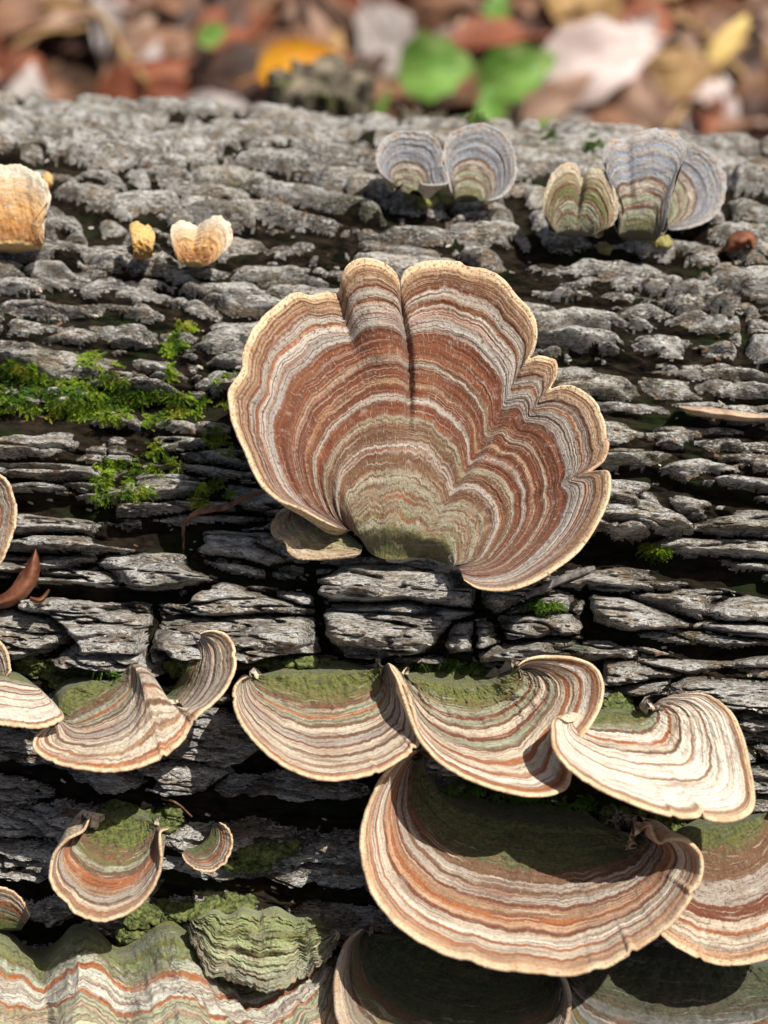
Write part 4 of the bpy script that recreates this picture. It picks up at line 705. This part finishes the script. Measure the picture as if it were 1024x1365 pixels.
make_leaf('leaf', 430, 30, .9, 120, .7, 0, 45, .4, .3, M_LEAF['pinkish tan'], 25, 'pinkish leaf above the bright orange one')
make_leaf('leaf', 240, 130, .7, 110, .4, -20, 40, .5, .4, M_LEAF['russet'], 26, 'russet leaf curled low behind the crest at left')
# litter leaves one can tell apart
rl = random.Random(11); zones = [(150, 'at far left'), (300, 'left of the orange leaf'), (480, 'by the orange leaf'), (640, 'by the green leaves'), (760, 'left of the pale leaf'), (900, 'by the pale leaf'), (1100, 'at far right')]
kinds = list(LEAFC)
seen = set()
for k in range(200):
    for _try in range(30):
        u = rl.uniform(-60, 1090); v = rl.uniform(-60, 215); kd = rl.choices(kinds, [5.5, 5.5, 2.6, 2.6, 1.8, 1.2])[0]
        cu = rl.uniform(.2, 1.1); word = 'tightly curled' if cu > .7 else ('gently curled' if cu > .4 else 'nearly flat')
        zn = next(w_ for lim_, w_ in zones if u < lim_); row = 'near the log' if v > 100 else 'farther back'
        tl_ = rl.uniform(-45, 75); lb_ = rl.choice([0, 0, .14, .22]); ra_ = rl.uniform(.35, .75); ps = 'propped upright' if abs(tl_) > 42 else ('tilted' if abs(tl_) > 18 else 'lying level'); shp = 'lobed' if lb_ else ('broad' if ra_ > .55 else 'narrow')
        lab_ = f'{shp}, {word} {kd} leaf {ps} {row}, {zn}'
        if lab_ not in seen: break
    seen.add(lab_)
    make_leaf('dead_leaf', u, v, rl.uniform(.1, 1.3), rl.uniform(75, 190), ra_, rl.uniform(0, 360), tl_, cu, rl.uniform(-.3, .6), M_LEAF[kd], k+40, lab_, 'leaf', 'dead leaves behind the log', lobes=lb_)
# loose litter all round, nobody could count it
def litter(name, mat, n, seed, label):
    r = np.random.default_rng(seed); V = []; F = []
    shapes = [leaf_mesh(1, r.uniform(.4, .75), r.uniform(.3, 1), r.uniform(-.3, .5), i+seed, 6, 5) for i in range(8)]; gf = grid_faces(6, 5)
    for i in range(n):
        x = r.uniform(-70, 70); y = r.uniform(-60, 110)
        if -R-1 < y < R+1.5 and r.random() < 1: continue
        G = shapes[i % 8]*r.uniform(1.6, 4.2); e = Matrix.Rotation(r.uniform(0, 6.28), 3, 'Z') @ Matrix.Rotation(r.uniform(-.7, .7), 3, 'X') @ Matrix.Rotation(r.uniform(-.5, .5), 3, 'Y')
        b = len(V)*30; V.append(G.reshape(-1, 3)@np.array(e).T + np.array([x, y, GZ+r.uniform(.05, .8)])); F.append(gf+b)
    return tag(mesh_obj(name, np.vstack(V), np.vstack(F), mat), label, 'leaf litter', None, 'stuff')
litter('leaf_litter', M_LEAF['brown'], 1900, 1, 'carpet of small brown dead leaves covering the forest floor')
litter('leaf_litter', M_LEAF['dark brown'], 1500, 2, 'darkest layer of rotting leaves on the forest floor')
litter('leaf_litter', M_LEAF['pinkish tan'], 900, 3, 'scattered pinkish tan dead leaves all over the forest floor')
litter('leaf_litter', M_LEAF['russet'], 600, 4, 'scattered russet dead leaves all over the forest floor')
gx = np.linspace(-1, 1, 90); gx = np.sign(gx)*np.abs(gx)**2.5*2500; GX, GY = np.meshgrid(gx, gx); GZZ = GZ + .5*fbm(GX*.1, GY*.1, 8, 4)*np.clip(60/(np.hypot(GX, GY)+20), 0, 1) - .3
T = NT('forest_soil'); n1 = T.noise(T.obj(), .9, 6, .7); M_SOIL = T.done(T.mix(T.mapr(n1, .35, .7), (.015, .010, .007), (.11, .06, .035)), .95, .1); T.bump(n1, .8, .5)
tag(mesh_obj('ground', np.stack([GX, GY, GZZ], -1).reshape(-1, 3), grid_faces(90, 90), M_SOIL), kind='structure')
# twigs in the litter
for k, (u0, v0, u1, v1, rad, lb) in enumerate([(900,20,1010,110,.12,'thick brown stick slanting down at the upper right'), (120,10,200,110,.10,'brown stick slanting among the leaves at upper left'), (1000,30,890,175,.08,'thin stick crossing behind the rightmost grey fan'), (20,60,130,30,.08,'thin stick lying near the top left corner')]):
    a = ground_at(u0, v0, 1.5); b = ground_at(u1, v1, 1.0); tube('stick', [a, a*.66+b*.34+[0, 0, .2], a*.34+b*.66, b], [rad]*4, M_LEAF['ochre'], lb, 'stick', wig=.1)
# mossy stumps rising just behind the crest
M_STUMP = col_mat('mossy_stump', (.012, .010, .006), (.24, .20, .14), 3.5, .95, bump=.25, c2=(.05, .06, .012))
def stump(u, v, depth, rpx, label, seed, lean=0):
    top = pix(u, v, depth); r0 = rpx*K*depth; zz = np.linspace(0, 1, 26)[:, None]; th = np.linspace(0, 2*math.pi, 73)[None]; H = top[2]-GZ+.5
    rr = r0*(1.15-.15*zz)*(1+.20*fbm(th*3.5/2/math.pi*6, zz*1.2, seed, 3)+(-.28)*np.abs(np.sin(th*7+fbm(zz*3, zz*0, seed)*2))); rr[:, -1] = rr[:, 0]
    zt = GZ-.5+H*zz*(1+.0*th) + zz**6*.35*fbm(th*3, zz*0+1, seed+3, 3)
    G = np.stack([top[0]+rr*np.cos(th)+lean*zz, top[1]+rr*np.sin(th)*.8, zt*np.ones_like(th)], -1); G[:, -1] = G[:, 0]
    root = empty('stump', (top[0], top[1], GZ), label, 'stump'); mesh_obj('trunk', G.reshape(-1, 3), grid_faces(26, 73), M_STUMP, root)
    ring = G[-1]; cc = ring.mean(0)+[0, 0, -.15]; V = np.vstack([ring]+[ring*(1-f)+cc*f+np.stack([0*ring[:, 0], 0*ring[:, 0], .12*vn(np.arange(73)*.7, np.arange(73)*0+f*5, seed)], 1)*(f < 1) for f in (.35, .7, 1.0)])
    mesh_obj('broken_top', V, grid_faces(4, 73), M_STUMP, root); return root
stump(430, 106, 43, 78, 'dark mossy broken stump right behind the crest, in front of the orange leaf', 5)
stump(560, 160, 43, 40, 'low dark mossy lump behind the leftmost grey fan', 9)
# scraps lying on the bark
def scrap(name, label, cat, pts, h, mat, thick=.03, seed=1):
    """a curled leaf piece whose centre line and half widths are (u, v, half width px)"""
    C = []; 
    for (u, v, w_) in pts: C.append((u, v, w_))
    C = np.array(C, float); c = catmull3(C, 24); p0, n0 = on_bark(C[:, 0].mean(), C[:, 1].mean()); dep = (p0-cpos)@fwd - h
    tg = nrm(np.gradient(c[:, :2], axis=0)); nx = np.stack([-tg[:, 1], tg[:, 0]], 1); q = np.linspace(-1, 1, 9)[None]
    uu = c[:, :1]+nx[:, :1]*c[:, 2:]*q; vv = c[:, 1:2]+nx[:, 1:]*c[:, 2:]*q; tt = np.linspace(0, 1, 24)[:, None]
    D = dep + .22*q**2 - .15*np.sin(tt*3.1) + .04*fbm(tt*5, q*2, seed, 2); top = pix(uu, vv, D); bot = pix(uu, vv, D+thick)
    root = empty(name, tuple(p0), label, cat)
    mesh_obj('upper_side', top.reshape(-1, 3), grid_faces(24, 9), mat, root); mesh_obj('under_side', bot.reshape(-1, 3), grid_faces(24, 9)[:, ::-1], mat, root)
    return root
scrap('leaf_scrap', 'pointed russet leaf scrap standing in the crack at the left edge', 'leaf', [(48,728,1),(46,748,8),(38,770,13),(22,792,12),(0,803,9),(-30,806,4)], .35, M_DRY)
scrap('leaf_scrap', 'thin brown leaf sliver beside the pointed russet scrap', 'leaf', [(40,798,3),(54,800,4),(66,786,1.5)], .3, M_DRY, seed=2)
scrap('wood_splinter', 'long tan wood splinter lying on the grey bark at the right', 'splinter', [(905,542,1),(930,548,6),(965,552,7),(1000,556,6),(1045,556,3)], .2, col_mat('splinter_wood', (.25,.16,.10), (.5,.36,.25), 5, .8, bump=.02), seed=3)
scrap('leaf_scrap', 'crumpled red-brown scrap below the rightmost grey fan', 'leaf', [(968,335,5),(982,322,12),(998,318,9),(1004,330,4)], .3, M_DRY, seed=4)
algae('small olive-yellow crumbs at the foot of the right-hand trio', [(806,332,4,3,3),(880,325,10,4,4)], 'crumbs', col_mat('olive_crumb', (.16,.14,.05), (.32,.28,.10), 8, .8, bump=.02))
algae('small olive crumbs between the two left grey fans', [(570,268,10,5,5),(596,262,10,8,6)], 'crumbs', col_mat('olive_crumb_dark', (.14,.14,.04), (.28,.26,.09), 8, .8, bump=.02))

# crumbs and flakes caught on the bark
def crumbs(name, label, mat, n, seed, smin, smax):
    r = random.Random(seed); V = []; F = []; first = None
    while len(F) < n*6:
        p, nn_ = on_bark(r.uniform(-20, 1044), r.uniform(190, 1340))
        if first is None: first = p.copy()
        L = r.uniform(smin, smax); ax = nrm(np.array([1, r.uniform(-.6, .6), r.uniform(-.6, .6)])); by = nrm(np.cross(nn_, ax)); nz = np.cross(ax, by); b = len(V)
        for sx, sy, sz in ((-1,-1,-1),(1,-1,-1),(1,1,-1),(-1,1,-1),(-1,-1,1),(1,-1,1),(1,1,1),(-1,1,1)):
            V.append(p + ax*L*sx*r.uniform(.5, 1) + by*L*.38*sy*r.uniform(.4, 1) + nz*L*.16*sz*r.uniform(.5, 1) + nn_*L*.1)
        F += [[b,b+3,b+2,b+1],[b+4,b+5,b+6,b+7],[b,b+1,b+5,b+4],[b+1,b+2,b+6,b+5],[b+2,b+3,b+7,b+6],[b+3,b,b+4,b+7]]
    o = mesh_obj(name, np.array(V), np.array(F), mat, None, smooth=False); o.data.transform(Matrix.Translation(-Vector(first))); o.location = first
    tag(o, label, 'debris', None, 'stuff')
crumbs('bark_crumbs', 'pale bark crumbs and flakes caught all over the log surface', col_mat('crumb_pale', (.3,.26,.2), (.6,.55,.46), 12, .9), 420, 3, .015, .055)
crumbs('rotten_crumbs', 'dark brown rotten crumbs caught in the bark cracks', col_mat('crumb_dark', (.04,.02,.012), (.2,.11,.06), 12, .9), 320, 4, .015, .06)
